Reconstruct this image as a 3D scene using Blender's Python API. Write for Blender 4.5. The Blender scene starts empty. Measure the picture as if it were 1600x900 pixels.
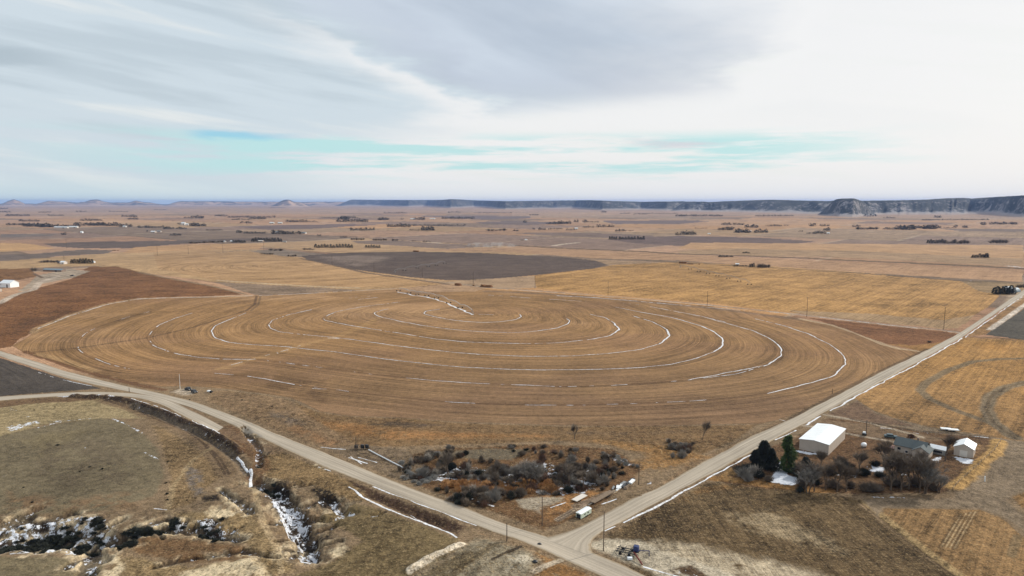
import bpy, math, random
import numpy as np
from mathutils import Vector, Matrix
random.seed(7)
R = math.radians
sc = bpy.context.scene
col = bpy.data.collections.new('place'); sc.collection.children.link(col)

# ------------------------------------------------------------------ camera
CH, F, HY = 100.0, 1080.0, 316.0
PITCH = math.atan((450 - HY) / F)
cam = bpy.data.objects.new('camera', bpy.data.cameras.new('camera')); col.objects.link(cam)
cam.location = (0, 0, CH); cam.rotation_euler = (math.pi / 2 - PITCH, 0, 0)
cam.data.sensor_width = 36; cam.data.lens = 36 * F / 1600
cam.data.clip_start = 1; cam.data.clip_end = 120000
sc.camera = cam

# ------------------------------------------------------------------ noise
def _h(ix, iy, s):
    n = (ix.astype(np.int64) * 374761393 + iy.astype(np.int64) * 668265263 + s * 1442695041) & 0xffffffff
    n = ((n ^ (n >> 13)) * 1274126177) & 0xffffffff
    return ((n ^ (n >> 16)) & 0xffff) / 65535.0
def vn(x, y, s=0):
    x = np.asarray(x, float); y = np.asarray(y, float)
    ix = np.floor(x); iy = np.floor(y); fx = x - ix; fy = y - iy
    fx = fx * fx * (3 - 2 * fx); fy = fy * fy * (3 - 2 * fy)
    a = _h(ix, iy, s); b = _h(ix + 1, iy, s); c = _h(ix, iy + 1, s); d = _h(ix + 1, iy + 1, s)
    return (a + (b - a) * fx + (c - a) * fy + (a - b - c + d) * fx * fy) * 2 - 1
def fbm(x, y, s=0, o=3):
    t = 0; a = 1; n = 0
    for k in range(o):
        t = t + a * vn(x * 2 ** k + 17 * k, y * 2 ** k - 9 * k, s + k); n += a; a *= .5
    return t / n
def sst(a, b, x):
    t = np.clip((x - a) / (b - a), 0, 1); return t * t * (3 - 2 * t)

# ------------------------------------------------------------------ terrain
def Hbase(x, y):
    x = np.asarray(x, float); y = np.asarray(y, float)
    D = np.hypot(x, y)
    return (sst(330, 900, D) * 1.2 * fbm(x / 260, y / 260, 3, 2) + sst(1500, 5000, D) * 3.0 * fbm(x / 1700, y / 1700, 5, 2))
def flat(px, py):
    dx = (px - 800) / F; dy = -(py - 450) / F
    d = np.array([dx, math.cos(PITCH) + dy * math.sin(PITCH), -math.sin(PITCH) + dy * math.cos(PITCH)])
    return d
def G(px, py):
    """ground point seen at this place of the photograph"""
    d = flat(px, max(py, HY + 1.5)); z = 0.0
    for _ in range(8):
        t = (CH - z) / -d[2]; p = d * t
        z = z + .6 * (float(Hbase(p[0], p[1])) - z)
    return (p[0], p[1])
def GP(pts): return np.array([G(*p) for p in pts])
BL = []   # gaussian bumps: x, y, rx, ry, angle, amp, roughness amp
def blob(px, py, rx, amp, rough=0, ry=None, ang=0):
    x, y = G(px, py); BL.append((x, y, rx, ry or rx, R(ang), amp, rough))
LN = []   # carved or raised lines
def ridge(pts, w, amp): LN.append((GP(pts), w, amp))
def segdist(x, y, P):
    best = np.full(x.shape, 1e9)
    for (x0, y0), (x1, y1) in zip(P[:-1], P[1:]):
        dx, dy = x1 - x0, y1 - y0; L = dx * dx + dy * dy + 1e-9
        t = np.clip(((x - x0) * dx + (y - y0) * dy) / L, 0, 1)
        best = np.minimum(best, np.hypot(x - x0 - t * dx, y - y0 - t * dy))
    return best
blob(60, 835, 16, -2.2, 1.2, 7, -8); blob(140, 838, 14, -2.4, 1.2, 6, -8)
blob(470, 810, 8, -2.5, 1.2, 14, 20); blob(525, 783, 6, -1.8, .9, 5); blob(330, 825, 8, -1.2, 1.0, 5); blob(485, 868, 5, -1.5, .8)
blob(380, 790, 12, 1.2, .9); blob(420, 895, 14, 1.5, .8); blob(230, 832, 9, 1.0, .7); blob(95, 853, 4, 1.6, .2); blob(180, 857, 5, 1.5, .3)
blob(780, 735, 40, -2.5, .5, 16, -8); blob(420, 640, 26, 1.4, .6, 10, -30); blob(1060, 700, 16, -.8, .8, 10)
blob(745, 870, 14, 1.8, .15, 7, 30); blob(820, 876, 7, 1.0, .2); blob(550, 850, 14, .8, .2); blob(990, 775, 6, .6, .3)
blob(150, 470, 150, 5.0, .5, 70, -10)
ridge([(115, 620.5), (165, 621), (200, 627), (245, 642), (300, 664), (345, 685), (372, 704)], 2.2, 1.5)
ridge([(205, 634), (250, 650), (300, 672), (345, 697), (375, 722), (392, 745)], 1.8, -1.3)
ridge([(580, 772), (640, 798), (700, 823)], 2.6, -1.0)
ridge([(640, 893), (680, 872), (718, 856)], 1.6, 1.2)
ridge([(1562, 690), (1555, 705), (1520, 735), (1490, 765)], 2.5, .9)
GU = []
def gully(pts, w, dep, seed, rills=7):
    Q = GP(pts); GU.append((Q, w, dep)); r_ = random.Random(seed)
    for k in range(rills):
        i = r_.randrange(len(Q) - 1); t = r_.random(); p = Q[i] * (1 - t) + Q[i + 1] * t; d = Q[i + 1] - Q[i]; a = math.atan2(d[1], d[0]) + r_.choice((-1, 1)) * r_.uniform(.7, 1.6); L = w * r_.uniform(1.6, 3.2)
        m = p + np.array([math.cos(a), math.sin(a)]) * L * .55; e = m + np.array([math.cos(a + r_.uniform(-.5, .5)), math.sin(a + r_.uniform(-.5, .5))]) * L * .45
        GU.append((np.array([p, m, e]), w * r_.uniform(.22, .4), dep * r_.uniform(.5, .8)))
gully([(-60, 828), (0, 834), (60, 828), (120, 836), (185, 842)], 6.5, 2.6, 1, 12); gully([(185, 842), (250, 828), (300, 824), (370, 840)], 2.4, 2.0, 2, 9)
gully([(398, 750), (430, 765), (455, 790), (466, 818), (480, 842), (486, 868)], 3.6, 2.8, 3, 14); gully([(505, 775), (528, 786), (545, 800)], 2.4, 1.8, 4, 6)
gully([(345, 765), (368, 782), (392, 800)], 1.6, 1.6, 5, 5); gully([(580, 805), (600, 800)], .9, .9, 6, 3); gully([(240, 885), (300, 872), (380, 862), (430, 875)], 1.2, 1.1, 7, 7); gully([(380, 668), (405, 700), (405, 728)], 1.5, 1.5, 8, 3)
def Hh(x, y):
    x = np.asarray(x, float); y = np.asarray(y, float); z = Hbase(x, y)
    for (bx, by, rx, ry, a, amp, ro) in BL:
        m = (abs(x - bx) < 3.2 * max(rx, ry)) & (abs(y - by) < 3.2 * max(rx, ry))
        if not m.any(): continue
        xx = x[m] - bx; yy = y[m] - by
        u = (xx * math.cos(a) + yy * math.sin(a)) / rx; v = (-xx * math.sin(a) + yy * math.cos(a)) / ry
        g = np.exp(-(u * u + v * v) * .9)
        nz = fbm(x[m] / (rx * .35), y[m] / (rx * .35), 11, 4)
        if z.ndim: z[m] += g * (amp + ro * 1.6 * nz)
        else: z = z + g * (amp + ro * 1.6 * nz)
    for (P, w, amp) in LN:
        m = (x > P[:, 0].min() - 4 * w) & (x < P[:, 0].max() + 4 * w) & (y > P[:, 1].min() - 4 * w) & (y < P[:, 1].max() + 4 * w)
        if not m.any(): continue
        d = segdist(x[m], y[m], P)
        z[m] += amp * np.exp(-(d / w) ** 2) * (1 + .5 * fbm(x[m] / 2.2, y[m] / 2.2, 23, 3))
    cut = None
    for (P, w, dep) in GU:
        m = (x > P[:, 0].min() - 3 * w) & (x < P[:, 0].max() + 3 * w) & (y > P[:, 1].min() - 3 * w) & (y < P[:, 1].max() + 3 * w)
        if not m.any(): continue
        if cut is None: cut = np.zeros(x.shape)
        d = segdist(x[m], y[m], P) * (1 + .55 * fbm(x[m] / 3.1, y[m] / 3.1, 25, 3))
        cut[m] = np.maximum(cut[m], dep * np.exp(-(d / w) ** 6) + dep * .25 * np.exp(-(d / (1.8 * w)) ** 2))
    if cut is not None:
        fl = sst(.8, 1.8, cut); z = z - cut + fl * (.55 * np.abs(fbm(x / 2.6, y / 2.6, 27, 3)) * 2.0)
    return z
def gz(x, y): return float(Hh(np.array([x]), np.array([y]))[0])
def at(px, py, dz=0.0):
    x, y = G(px, py); return Vector((x, y, gz(x, y) + dz))

# ------------------------------------------------------------------ tagging, materials, mesh helper
def tag(o, label=None, cat=None, group=None, kind=None):
    if label: o['label'] = label
    if cat: o['category'] = cat
    if group: o['group'] = group
    if kind: o['kind'] = kind
    return o
def lin(c):
    return tuple(((v / 255) / 12.92 if v <= 10 else (((v / 255) + .055) / 1.055) ** 2.4) for v in c)
MATS = {}
def mat(name, rgb, rough=.85, var=.18, scale=1.5, metal=0, k=1.0):
    if name in MATS: return MATS[name]
    m = bpy.data.materials.new(name); m.use_nodes = True; nt = m.node_tree; N = nt.nodes; L = nt.links
    b = N['Principled BSDF']; b.inputs['Roughness'].default_value = rough; b.inputs['Metallic'].default_value = metal
    c = [v * k for v in lin(rgb)]
    tc = N.new('ShaderNodeTexCoord'); n = N.new('ShaderNodeTexNoise'); n.inputs['Scale'].default_value = scale; n.inputs['Detail'].default_value = 5
    L.new(tc.outputs['Object'], n.inputs['Vector'])
    mr = N.new('ShaderNodeMapRange'); mr.inputs['From Min'].default_value = .3; mr.inputs['From Max'].default_value = .7
    mr.inputs['To Min'].default_value = 1 - var; mr.inputs['To Max'].default_value = 1 + var
    L.new(n.outputs[0], mr.inputs['Value'])
    mx = N.new('ShaderNodeVectorMath'); mx.operation = 'SCALE'; mx.inputs[0].default_value = c
    L.new(mr.outputs[0], mx.inputs['Scale']); L.new(mx.outputs[0], b.inputs['Base Color'])
    MATS[name] = m; return m
class MB:
    def __init__(s): s.v = []; s.f = []
    def add(s, vs, fs):
        n = len(s.v); s.v += [tuple(v) for v in vs]; s.f += [tuple(i + n for i in f) for f in fs]; return s
    def box(s, c, d, rz=0, top=None):
        x, y, z = d[0] / 2, d[1] / 2, d[2] / 2; t = top or (1, 1)
        vs = [(-x, -y, -z), (x, -y, -z), (x, y, -z), (-x, y, -z), (-x * t[0], -y * t[1], z), (x * t[0], -y * t[1], z), (x * t[0], y * t[1], z), (-x * t[0], y * t[1], z)]
        cs, sn = math.cos(rz), math.sin(rz)
        vs = [(a * cs - b * sn + c[0], a * sn + b * cs + c[1], e + c[2]) for a, b, e in vs]
        return s.add(vs, [(0, 3, 2, 1), (4, 5, 6, 7), (0, 1, 5, 4), (1, 2, 6, 5), (2, 3, 7, 6), (3, 0, 4, 7)])
    def tube(s, a, b, r0, r1=None, n=6, cap=True):
        a = Vector(a); b = Vector(b); r1 = r0 if r1 is None else r1; d = (b - a)
        if d.length < 1e-6: return s
        d.normalize(); u = d.orthogonal().normalized(); w = d.cross(u); vs = []
        for k in range(n):
            t = 2 * math.pi * k / n; e = u * math.cos(t) + w * math.sin(t); vs.append(a + e * r0)
        for k in range(n):
            t = 2 * math.pi * k / n; e = u * math.cos(t) + w * math.sin(t); vs.append(b + e * r1)
        fs = [(k, (k + 1) % n, n + (k + 1) % n, n + k) for k in range(n)]
        if cap: fs += [tuple(range(n))[::-1], tuple(range(n, 2 * n))]
        return s.add(vs, fs)
    def ell(s, c, r, n=10, m=6, half=False):
        vs = []; fs = []
        for j in range(m + 1):
            p = (0 if half else -math.pi / 2) + (math.pi / 2 if half else math.pi) * j / m
            for k in range(n):
                t = 2 * math.pi * k / n
                vs.append((c[0] + r[0] * math.cos(p) * math.cos(t), c[1] + r[1] * math.cos(p) * math.sin(t), c[2] + r[2] * math.sin(p)))
        for j in range(m):
            for k in range(n):
                fs.append((j * n + k, j * n + (k + 1) % n, (j + 1) * n + (k + 1) % n, (j + 1) * n + k))
        return s.add(vs, fs)
    def build(s, name, m, parent=None, smooth=False, bevel=0):
        me = bpy.data.meshes.new(name); me.from_pydata(s.v, [], s.f); me.materials.append(m)
        if smooth: me.polygons.foreach_set('use_smooth', [True] * len(me.polygons))
        me.update(); o = bpy.data.objects.new(name, me); col.objects.link(o)
        if parent: o.parent = parent
        if bevel:
            b = o.modifiers.new('bevel', 'BEVEL'); b.width = bevel; b.segments = 2
        return o
def empty(name, loc, rz=0, label=None, cat=None, group=None):
    o = bpy.data.objects.new(name, None); col.objects.link(o); o.location = loc; o.rotation_euler = (0, 0, rz)
    return tag(o, label, cat, group)
def copy_tree(o, parent=None):
    c = o.copy(); col.objects.link(c)
    if parent: c.parent = parent
    for ch in o.children: copy_tree(ch, c)
    return c

# ================================================================== GROUND
print('ground')
fine = np.arctan((np.arange(-960, 961, 1.0)) / F)
coarse = np.linspace(fine[-1] + R(2), 2 * math.pi + fine[0] - R(2), 70)
AZ = np.concatenate([fine, coarse]); NA = len(AZ)
ypx = np.arange(317.0 + 1.8, 960, .7)
th = PITCH + np.arctan((ypx - 450) / F)
RD = (CH / np.tan(th))
near = np.linspace(RD[-1] - 2, 8, 60)
RD = np.concatenate([RD, near]); NR = len(RD)
rr, aa = np.meshgrid(RD, AZ, indexing='ij')
X = (rr * np.sin(aa)).ravel(); Y = (rr * np.cos(aa)).ravel()
# radial rows are true to the cone only on the axis; dense enough elsewhere
print('verts', len(X))
Z = Hh(X, Y)
DD = np.hypot(X, Y)
KALB = 0.90
C = np.zeros((len(X), 3)); P = np.zeros((len(X), 3)); U = np.zeros((len(X), 3))
# P: stripe strength, snow strength, mottling ; U: stripe coord, along coord, speckle (dry tufts)
e1 = np.array([math.cos(R(-39)), math.sin(R(-39))]); e2 = np.array([math.cos(R(49)), math.sin(R(49))])
# default farmland patchwork on the section grid
s1 = (X * e1[0] + Y * e1[1]); s2 = (X * e2[0] + Y * e2[1])
wv = 12 * fbm(X / 300, Y / 300, 40, 2)
cell = 400.0
i2 = np.floor((s2 + wv) / cell); i1 = np.floor((s1 + wv) / (cell * (1 + .9 * (_h(i2, i2 * 0, 91) > .5))) + _h(i2, i2 * 0, 92))
hs = _h(i1, i2, 77); hs2 = _h(i1, i2, 78)
pal = np.array([lin(c) for c in [(186, 146, 108), (176, 136, 100), (192, 150, 108), (168, 130, 100), (180, 142, 110), (146, 120, 102), (190, 145, 98), (162, 134, 104), (176, 142, 102), (136, 114, 94)]])
C[:] = pal[np.minimum((hs * 10).astype(int), 9)] * (0.92 + .16 * hs2)[:, None]
P[:, 0] = .6; P[:, 2] = .8
fr2 = np.abs(((s2 + wv) / cell) % 1 - .5) * cell; wl = 3 + DD * .0022
bd = sst(cell * .5 - wl, cell * .5 - wl * .4, fr2)[:, None] * .55 * (_h(i2, i2 * 0, 95) > .35)[:, None]
C[:] = C * (1 - bd) + np.array(lin((104, 88, 72))) * bd
fr1 = np.abs(((s1 + wv) / (cell * (1 + .9 * (_h(i2, i2 * 0, 91) > .5))) + _h(i2, i2 * 0, 92)) % 1 - .5)
bd = sst(.5 - wl / cell, .5 - wl / cell * .4, fr1)[:, None] * .4
C[:] = C * (1 - bd) + np.array(lin((200, 178, 148))) * bd
ua = np.where(hs2 > .5, s1, s2); U[:, 0] = ua; U[:, 1] = np.where(hs2 > .5, s2, s1)
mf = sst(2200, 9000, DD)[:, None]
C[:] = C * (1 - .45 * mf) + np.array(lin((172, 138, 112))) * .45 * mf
# range land toward the bluffs
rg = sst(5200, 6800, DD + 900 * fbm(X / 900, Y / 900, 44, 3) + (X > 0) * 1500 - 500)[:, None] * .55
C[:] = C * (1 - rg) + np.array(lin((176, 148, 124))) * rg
nearm = sst(520, 420, DD)
C[:] = C * (1 - nearm[:, None]) + (np.array(lin((142, 118, 88))) * nearm[:, None])
P[:, 0] *= 1 - nearm; P[:, 2] = np.maximum(P[:, 2], nearm)
U[:, 2] = nearm * .7
jx = vn(X / (DD * .012 + .6), Y / (DD * .012 + .6), 51) * DD * .0022 + fbm(X / 9, Y / 9, 53, 2) * 1.0
jy = vn(X / (DD * .012 + .6), Y / (DD * .012 + .6), 52) * DD * .0022 + fbm(X / 9, Y / 9, 54, 2) * 1.0
inv = sst(0, 250, DD)
def pip(poly, jit=1.0):
    Q = GP(poly); pad = 12
    m = np.nonzero((X > Q[:, 0].min() - pad) & (X < Q[:, 0].max() + pad) & (Y > Q[:, 1].min() - pad) & (Y < Q[:, 1].max() + pad) & (Y > 0))[0]
    x = X[m] + jit * jx[m]; y = Y[m] + jit * jy[m]; ins = np.zeros(len(m), bool)
    n = len(Q)
    for i in range(n):
        xa, ya = Q[i]; xb, yb = Q[(i + 1) % n]
        if ya == yb: continue
        c = ((ya > y) != (yb > y)) & (x < (xb - xa) * (y - ya) / (yb - ya) + xa); ins ^= c
    return m[ins]
PIV = np.array(G(738, 490.5))
def edged(m, poly, f):
    return sst(0, f, segdist(X[m], Y[m], GP(list(poly) + [poly[0]])) + f * .45 * fbm(X[m] / (f * .5), Y[m] / (f * .5), 63, 3))
def setp(m, rgb=None, stripe=None, snow=None, mott=None, tuft=None, ukind=None, mix=1.0, kw_e=1.0):
    if rgb is not None:
        c = np.array(lin(rgb))
        w = mix if np.isscalar(mix) else mix[:, None]
        C[m] = C[m] * (1 - w) + c * w
    if stripe is not None: P[m, 0] = stripe
    if snow is not None: P[m, 1] = np.maximum(P[m, 1], snow * kw_e)
    if mott is not None: P[m, 2] = mott
    if tuft is not None: U[m, 2] = tuft
    if ukind is not None:
        if ukind[0] == 'ring':
            cx, cy = ukind[1]; U[m, 0] = np.hypot(X[m] - cx, Y[m] - cy); U[m, 1] = np.arctan2(Y[m] - cy, X[m] - cx) * 150
        elif ukind[0] == 'dir':
            a = R(ukind[1]); U[m, 0] = X[m] * math.cos(a) + Y[m] * math.sin(a); U[m, 1] = -X[m] * math.sin(a) + Y[m] * math.cos(a)
def paint(poly, rgb, jit=1.0, noisy=None, soft=0, **kw):
    m = pip(poly, jit)
    if noisy:   # patchy cover: scale in metres, coverage threshold
        n = fbm(X[m] / noisy[0], Y[m] / noisy[0], 61, 4) + .35 * fbm(X[m] / 1.6, Y[m] / 1.6, 64, 2); kw['mix'] = sst(noisy[1] - .34, noisy[1] + .14, n) * edged(m, poly, noisy[0] * .7)
    if kw.get('snow'): kw['kw_e'] = sst(0, 4.5, segdist(X[m], Y[m], GP(list(poly) + [poly[0]])) + 1.6)
    if not soft and jit == 1.0 and rgb is not None and np.mean([p[1] for p in poly]) > 640: soft = 2.2
    if soft and not noisy: kw['mix'] = edged(m, poly, soft)
    setp(m, rgb, **kw)
def line(pts, w, rgb=None, snow=None, mix=1.0, soft=.5, nz=0, pr=None):
    Q = GP(pts); pad = w * 2 + 3
    m = np.nonzero((X > Q[:, 0].min() - pad) & (X < Q[:, 0].max() + pad) & (Y > Q[:, 1].min() - pad) & (Y < Q[:, 1].max() + pad) & (Y > 0))[0]
    d = segdist(X[m], Y[m], Q)
    ww = w * (1 + nz * fbm(X[m] / 5, Y[m] / 5, 66, 3))
    a = (1 - sst(ww * (1 - soft), ww, d)) * mix
    k = a > .001; m = m[k]; a = a[k]
    if rgb is not None: C[m] = C[m] * (1 - a[:, None]) + np.array(lin(rgb)) * a[:, None]
    if snow is not None: P[m, 1] = np.maximum(P[m, 1], snow * a)
    if pr is not None: P[m, 0] = P[m, 0] * (1 - a) + pr * a

# ---- far fields
paint([(0, 380), (30, 380), (55, 382), (85, 388), (45, 392), (0, 393)], (196, 152, 98), stripe=.3, ukind=('dir', -39))
paint([(70, 381), (130, 378), (270, 376), (430, 371), (400, 376), (270, 382), (200, 388), (130, 388), (85, 385)], (108, 92, 82), stripe=.25)
paint([(-200, 400), (0, 398), (60, 396), (130, 390), (180, 391), (170, 396), (80, 401), (30, 408), (0, 409), (-200, 412)], (122, 106, 94), stripe=.25)
paint([(0, 366), (30, 365.5), (90, 366), (80, 369), (0, 371)], (126, 112, 102))
paint([(360, 354), (420, 352.5), (540, 350), (600, 351), (540, 354), (480, 358), (420, 359)], (124, 104, 96))
paint([(650, 338), (740, 337), (830, 338), (830, 341), (760, 343)], (124, 108, 104))
paint([(740, 347), (800, 345), (900, 348), (820, 352), (760, 350)], (124, 106, 98))
paint([(940, 345), (1070, 344), (1110, 346), (1060, 350), (960, 350)], (124, 106, 100))
paint([(1470, 357), (1600, 358), (1600, 362), (1500, 361)], (128, 108, 94))
paint([(550, 376.5), (620, 375.5), (680, 380), (780, 384), (700, 389), (640, 385), (560, 380)], (136, 114, 98))
paint([(800, 364), (860, 363), (960, 365), (1030, 369), (990, 373), (930, 371), (860, 368)], (130, 108, 94))
paint([(950, 374), (1000, 371), (1060, 368.5), (1180, 371), (1278, 377.5), (1220, 383), (1140, 385), (1060, 384), (990, 380)], (116, 96, 88), stripe=.2, jit=.3)
paint([(1080, 379), (1600, 383), (1600, 416), (1330, 400), (1060, 388)], (190, 148, 102), stripe=.4, ukind=('dir', 51))
paint([(1150, 388), (1330, 392), (1600, 404), (1600, 417), (1330, 403), (1060, 396), (1060, 392)], (170, 138, 102), stripe=.3)
paint([(640, 391), (830, 384), (1060, 397), (1330, 410), (1600, 422), (1600, 441), (1330, 425), (1060, 407), (930, 404), (800, 394)], (178, 140, 104), stripe=.35, ukind=('dir', -39))
paint([(860, 403), (940, 406), (1060, 410), (1060, 416), (960, 418), (940, 410)], (160, 132, 102))
# second pivot on the left
PV2 = G(452, 414)
paint([(0, 408), (60, 404), (180, 395), (300, 390), (420, 390), (470, 397), (540, 420), (640, 437), (620, 452), (560, 455), (400, 448), (330, 440), (240, 428), (150, 415), (60, 418), (0, 422)], (182, 148, 106), stripe=.4, ukind=('ring', PV2))
paint([(240, 396), (300, 391), (430, 393), (490, 400), (545, 417), (620, 432), (690, 445), (640, 450), (520, 448), (400, 443), (335, 438), (250, 420)], (176, 140, 98), stripe=.9, ukind=('ring', PV2), mott=.6)
paint([(335, 440), (430, 446), (560, 453), (480, 459), (400, 463), (378, 456)], (142, 120, 98), mott=1)
paint([(210, 386), (300, 382), (420, 380), (400, 390), (300, 391), (190, 396)], (188, 146, 100))
paint([(385, 392), (440, 389), (500, 396), (560, 398), (540, 412), (480, 402), (440, 400)], (140, 122, 104), mott=1)
# dark pivot in the middle
paint([(470, 400), (520, 395.5), (640, 393), (750, 395), (870, 401), (930, 407), (950, 414), (922, 421), (870, 427), (800, 433), (740, 438), (700, 438), (640, 433), (560, 422), (510, 413), (480, 405)], (100, 85, 75), jit=.25, stripe=.25, ukind=('ring', G(700, 412)))
paint([(478, 401), (560, 398), (640, 400), (600, 412), (560, 420), (500, 410)], (134, 116, 102), noisy=(60, -.1), stripe=.3)
paint([(640, 436), (700, 440), (740, 437), (836, 431), (838, 450), (780, 452), (720, 447)], (166, 138, 108), stripe=.2, mott=.8)
# straw field on the right
paint([(835, 431), (870, 426), (925, 420), (960, 414), (1060, 409), (1200, 416), (1330, 425), (1500, 439), (1525, 450), (1562, 462), (1545, 478), (1512, 500), (1474, 513), (1260, 491), (1105, 473), (950, 461), (838, 450)], (170, 131, 82), jit=.4, stripe=.7, ukind=('dir', -41), mott=1.2)
paint([(1230, 485), (1360, 490), (1474, 500), (1525, 492), (1500, 513), (1474, 514), (1260, 492)], (160, 132, 98), mott=.6)
paint([(1500, 438), (1600, 443), (1600, 455), (1568, 462), (1530, 455)], (150, 124, 90), mott=1)
# brown grass knoll on the left
paint([(-250, 430), (0, 420), (50, 419), (60, 432), (30, 437), (0, 440), (-250, 470)], (132, 96, 62), mott=1.2)
paint([(-300, 520), (0, 475), (40, 458), (110, 436), (122, 426), (140, 417), (180, 416), (215, 424), (260, 433), (330, 447), (378, 462), (330, 466), (220, 474), (150, 487), (100, 500), (60, 515), (30, 530), (20, 541), (0, 545), (-300, 560)], (122, 84, 54), mott=1.6, tuft=.5, stripe=.3, ukind=('dir', 80))
paint([(0, 500), (60, 495), (200, 478), (150, 490), (90, 503), (40, 520), (0, 530)], (100, 70, 48), noisy=(30, -.2))
paint([(28, 458), (62, 430), (112, 420), (140, 424), (120, 432), (62, 445), (40, 458)], (168, 150, 128), mott=1)
line([(-60, 492), (0, 478), (24, 466), (52, 455), (62, 441), (92, 431)], 5, (186, 168, 148))
line([(52, 427), (66, 434)], 3, (110, 90, 72)); line([(120, 418), (170, 415)], 4, (150, 120, 90))
# ---- main pivot
PIVP = [(20, 540), (40, 529), (60, 514), (100, 499), (150, 485), (220, 473), (390, 464), (560, 455), (620, 451), (700, 448), (760, 452), (850, 457), (950, 465), (1050, 473), (1105, 478), (1200, 492), (1250, 497), (1300, 507), (1340, 520), (1380, 537), (1420, 546), (1445, 549), (1410, 565), (1350, 595), (1290, 625), (1230, 652), (1190, 662), (1100, 663), (1000, 666), (900, 665), (720, 659), (620, 652), (545, 650), (500, 644), (478, 632), (455, 622), (420, 616), (350, 607), (290, 603), (250, 604), (200, 596), (140, 580), (80, 563), (40, 552)]
mp = pip(PIVP, .3)
rings_px = [
 [(687, 483), (666, 486), (662, 490), (675, 494), (700, 499), (725, 502), (755, 504), (785, 502.5), (805, 499.5), (815, 494.5), (812, 491.5)],
 [(607, 482.5), (587, 487.5), (585, 491), (590, 494), (630, 503), (662, 509), (700, 514), (740, 517.5), (800, 520), (837, 517.5), (870, 512.5), (887, 506), (890, 501), (880, 494.5)],
 [(625, 472), (560, 480.5), (525, 487.5), (510, 494), (505, 497.5), (509, 501), (545, 508), (595, 516), (637, 522.5), (675, 529), (725, 534), (775, 536), (825, 537), (875, 535.5), (925, 530), (955, 524), (967, 515), (960, 505), (945, 496), (922, 491)],
 [(487, 484.5), (450, 492.5), (425, 501), (420, 507.5), (422, 512.5), (435, 518), (475, 523), (520, 527), (550, 530.5), (625, 541), (700, 549.5), (750, 554), (812, 556.5), (887, 556.5), (950, 552.5), (1000, 546), (1030, 537.5), (1047, 525), (1042, 515), (1020, 502.5), (990, 494)],
 [(385, 490), (360, 499), (336, 509), (330, 517.5), (335, 527.5), (355, 534.5), (375, 537), (450, 542), (525, 550), (600, 561), (700, 572), (775, 576.5), (850, 578), (925, 577.5), (1000, 574.5), (1050, 569), (1087, 560), (1115, 550), (1130, 540), (1130, 530), (1117, 519), (1095, 509), (1050, 496), (1000, 487.5), (962, 480)],
 [(300, 491), (275, 498), (250, 507.5), (238, 517), (230, 527), (240, 540), (255, 546), (275, 552.5), (307, 558), (350, 561.5), (400, 561.5), (440, 566), (525, 577.5), (600, 587), (670, 594), (725, 598), (800, 601), (875, 604), (950, 602.5), (1000, 599.5), (1075, 594), (1150, 584.5), (1200, 570), (1220, 557.5), (1222, 545), (1207, 531), (1175, 516), (1125, 501), (1095, 494)],
 [(255, 485.5), (207, 495), (175, 504), (150, 512.5), (135, 520), (120, 533), (122, 545), (135, 555), (170, 569), (207, 577.5), (255, 581), (325, 582.5), (387, 587.5), (460, 601), (512, 607.5), (600, 618), (712, 629), (800, 632.5), (907, 633), (1000, 630.5), (1075, 627), (1150, 621), (1212, 612.5), (1250, 606), (1300, 589), (1320, 570), (1320, 557.5), (1300, 540), (1262, 521), (1225, 509), (1180, 498)]]
rings_w = [GP(r) for r in rings_px]
ang = np.arctan2(Y[mp] - PIV[1], X[mp] - PIV[0]); rad = np.hypot(X[mp] - PIV[0], Y[mp] - PIV[1])
tabs = []
for W in rings_w:
    a = np.arctan2(W[:, 1] - PIV[1], W[:, 0] - PIV[0]); r = np.hypot(W[:, 0] - PIV[0], W[:, 1] - PIV[1])
    o = np.argsort(a); a = a[o]; r = r[o]
    aa_ = np.concatenate([a - 2 * math.pi, a, a + 2 * math.pi]); r_ = np.concatenate([r, r, r])
    g = np.linspace(-math.pi, math.pi, 361); rg_ = np.interp(g, aa_, r_)
    for _ in range(3): rg_ = (np.roll(rg_[:-1], 1) + rg_[:-1] * 2 + np.roll(rg_[:-1], -1)) / 4; rg_ = np.append(rg_, rg_[0])
    tabs.append(np.interp(ang, g, rg_))
for k in range(1, 7): tabs[k] = np.maximum(tabs[k], tabs[k - 1] + 8)
idx = np.clip(rad / tabs[0], 0, 1) * 1.0
for k in range(1, 7): idx += np.clip((rad - tabs[k - 1]) / (tabs[k] - tabs[k - 1]), 0, 1)
idx += np.maximum(rad - tabs[6], 0) / 40.0
setp(mp, (150, 116, 78), stripe=.8, mott=.55, tuft=.15)
U[mp, 0] = idx * 42; U[mp, 1] = ang * 160
# tone drifts of the soil inside the circle
tone = fbm(X[mp] / 90, Y[mp] / 45, 71, 3); w = sst(-.1, .5, tone)[:, None] * .55
C[mp] = C[mp] * (1 - w) + np.array(lin((136, 104, 76))) * w
tone = fbm(X[mp] / 120, Y[mp] / 60, 75, 3); w = (sst(.05, .5, tone) * sst(430, 620, DD[mp]))[:, None] * .6
C[mp] = C[mp] * (1 - w) + np.array(lin((174, 138, 100))) * w
w = (sst(330, 265, DD[mp]))[:, None] * .45
C[mp] = C[mp] * (1 - w) + np.array(lin((138, 115, 86))) * w
paint([(330, 585), (420, 575), (520, 590), (520, 640), (470, 625), (400, 605)], (128, 98, 66), noisy=(14, -.1), stripe=.8)
for t in rings_px:      # wheel tracks, dark furrow beside the snow
    line(t, 2.0, (112, 84, 58), mix=.55, nz=.5)
line([(60, 550), (120, 544), (230, 528), (300, 512), (345, 498), (385, 487), (398, 478), (401, 465)], 1.8, (104, 80, 58), mix=.9)
line([(392, 487), (404, 478), (407, 465)], 1.5, (116, 92, 66), mix=.8)
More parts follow.
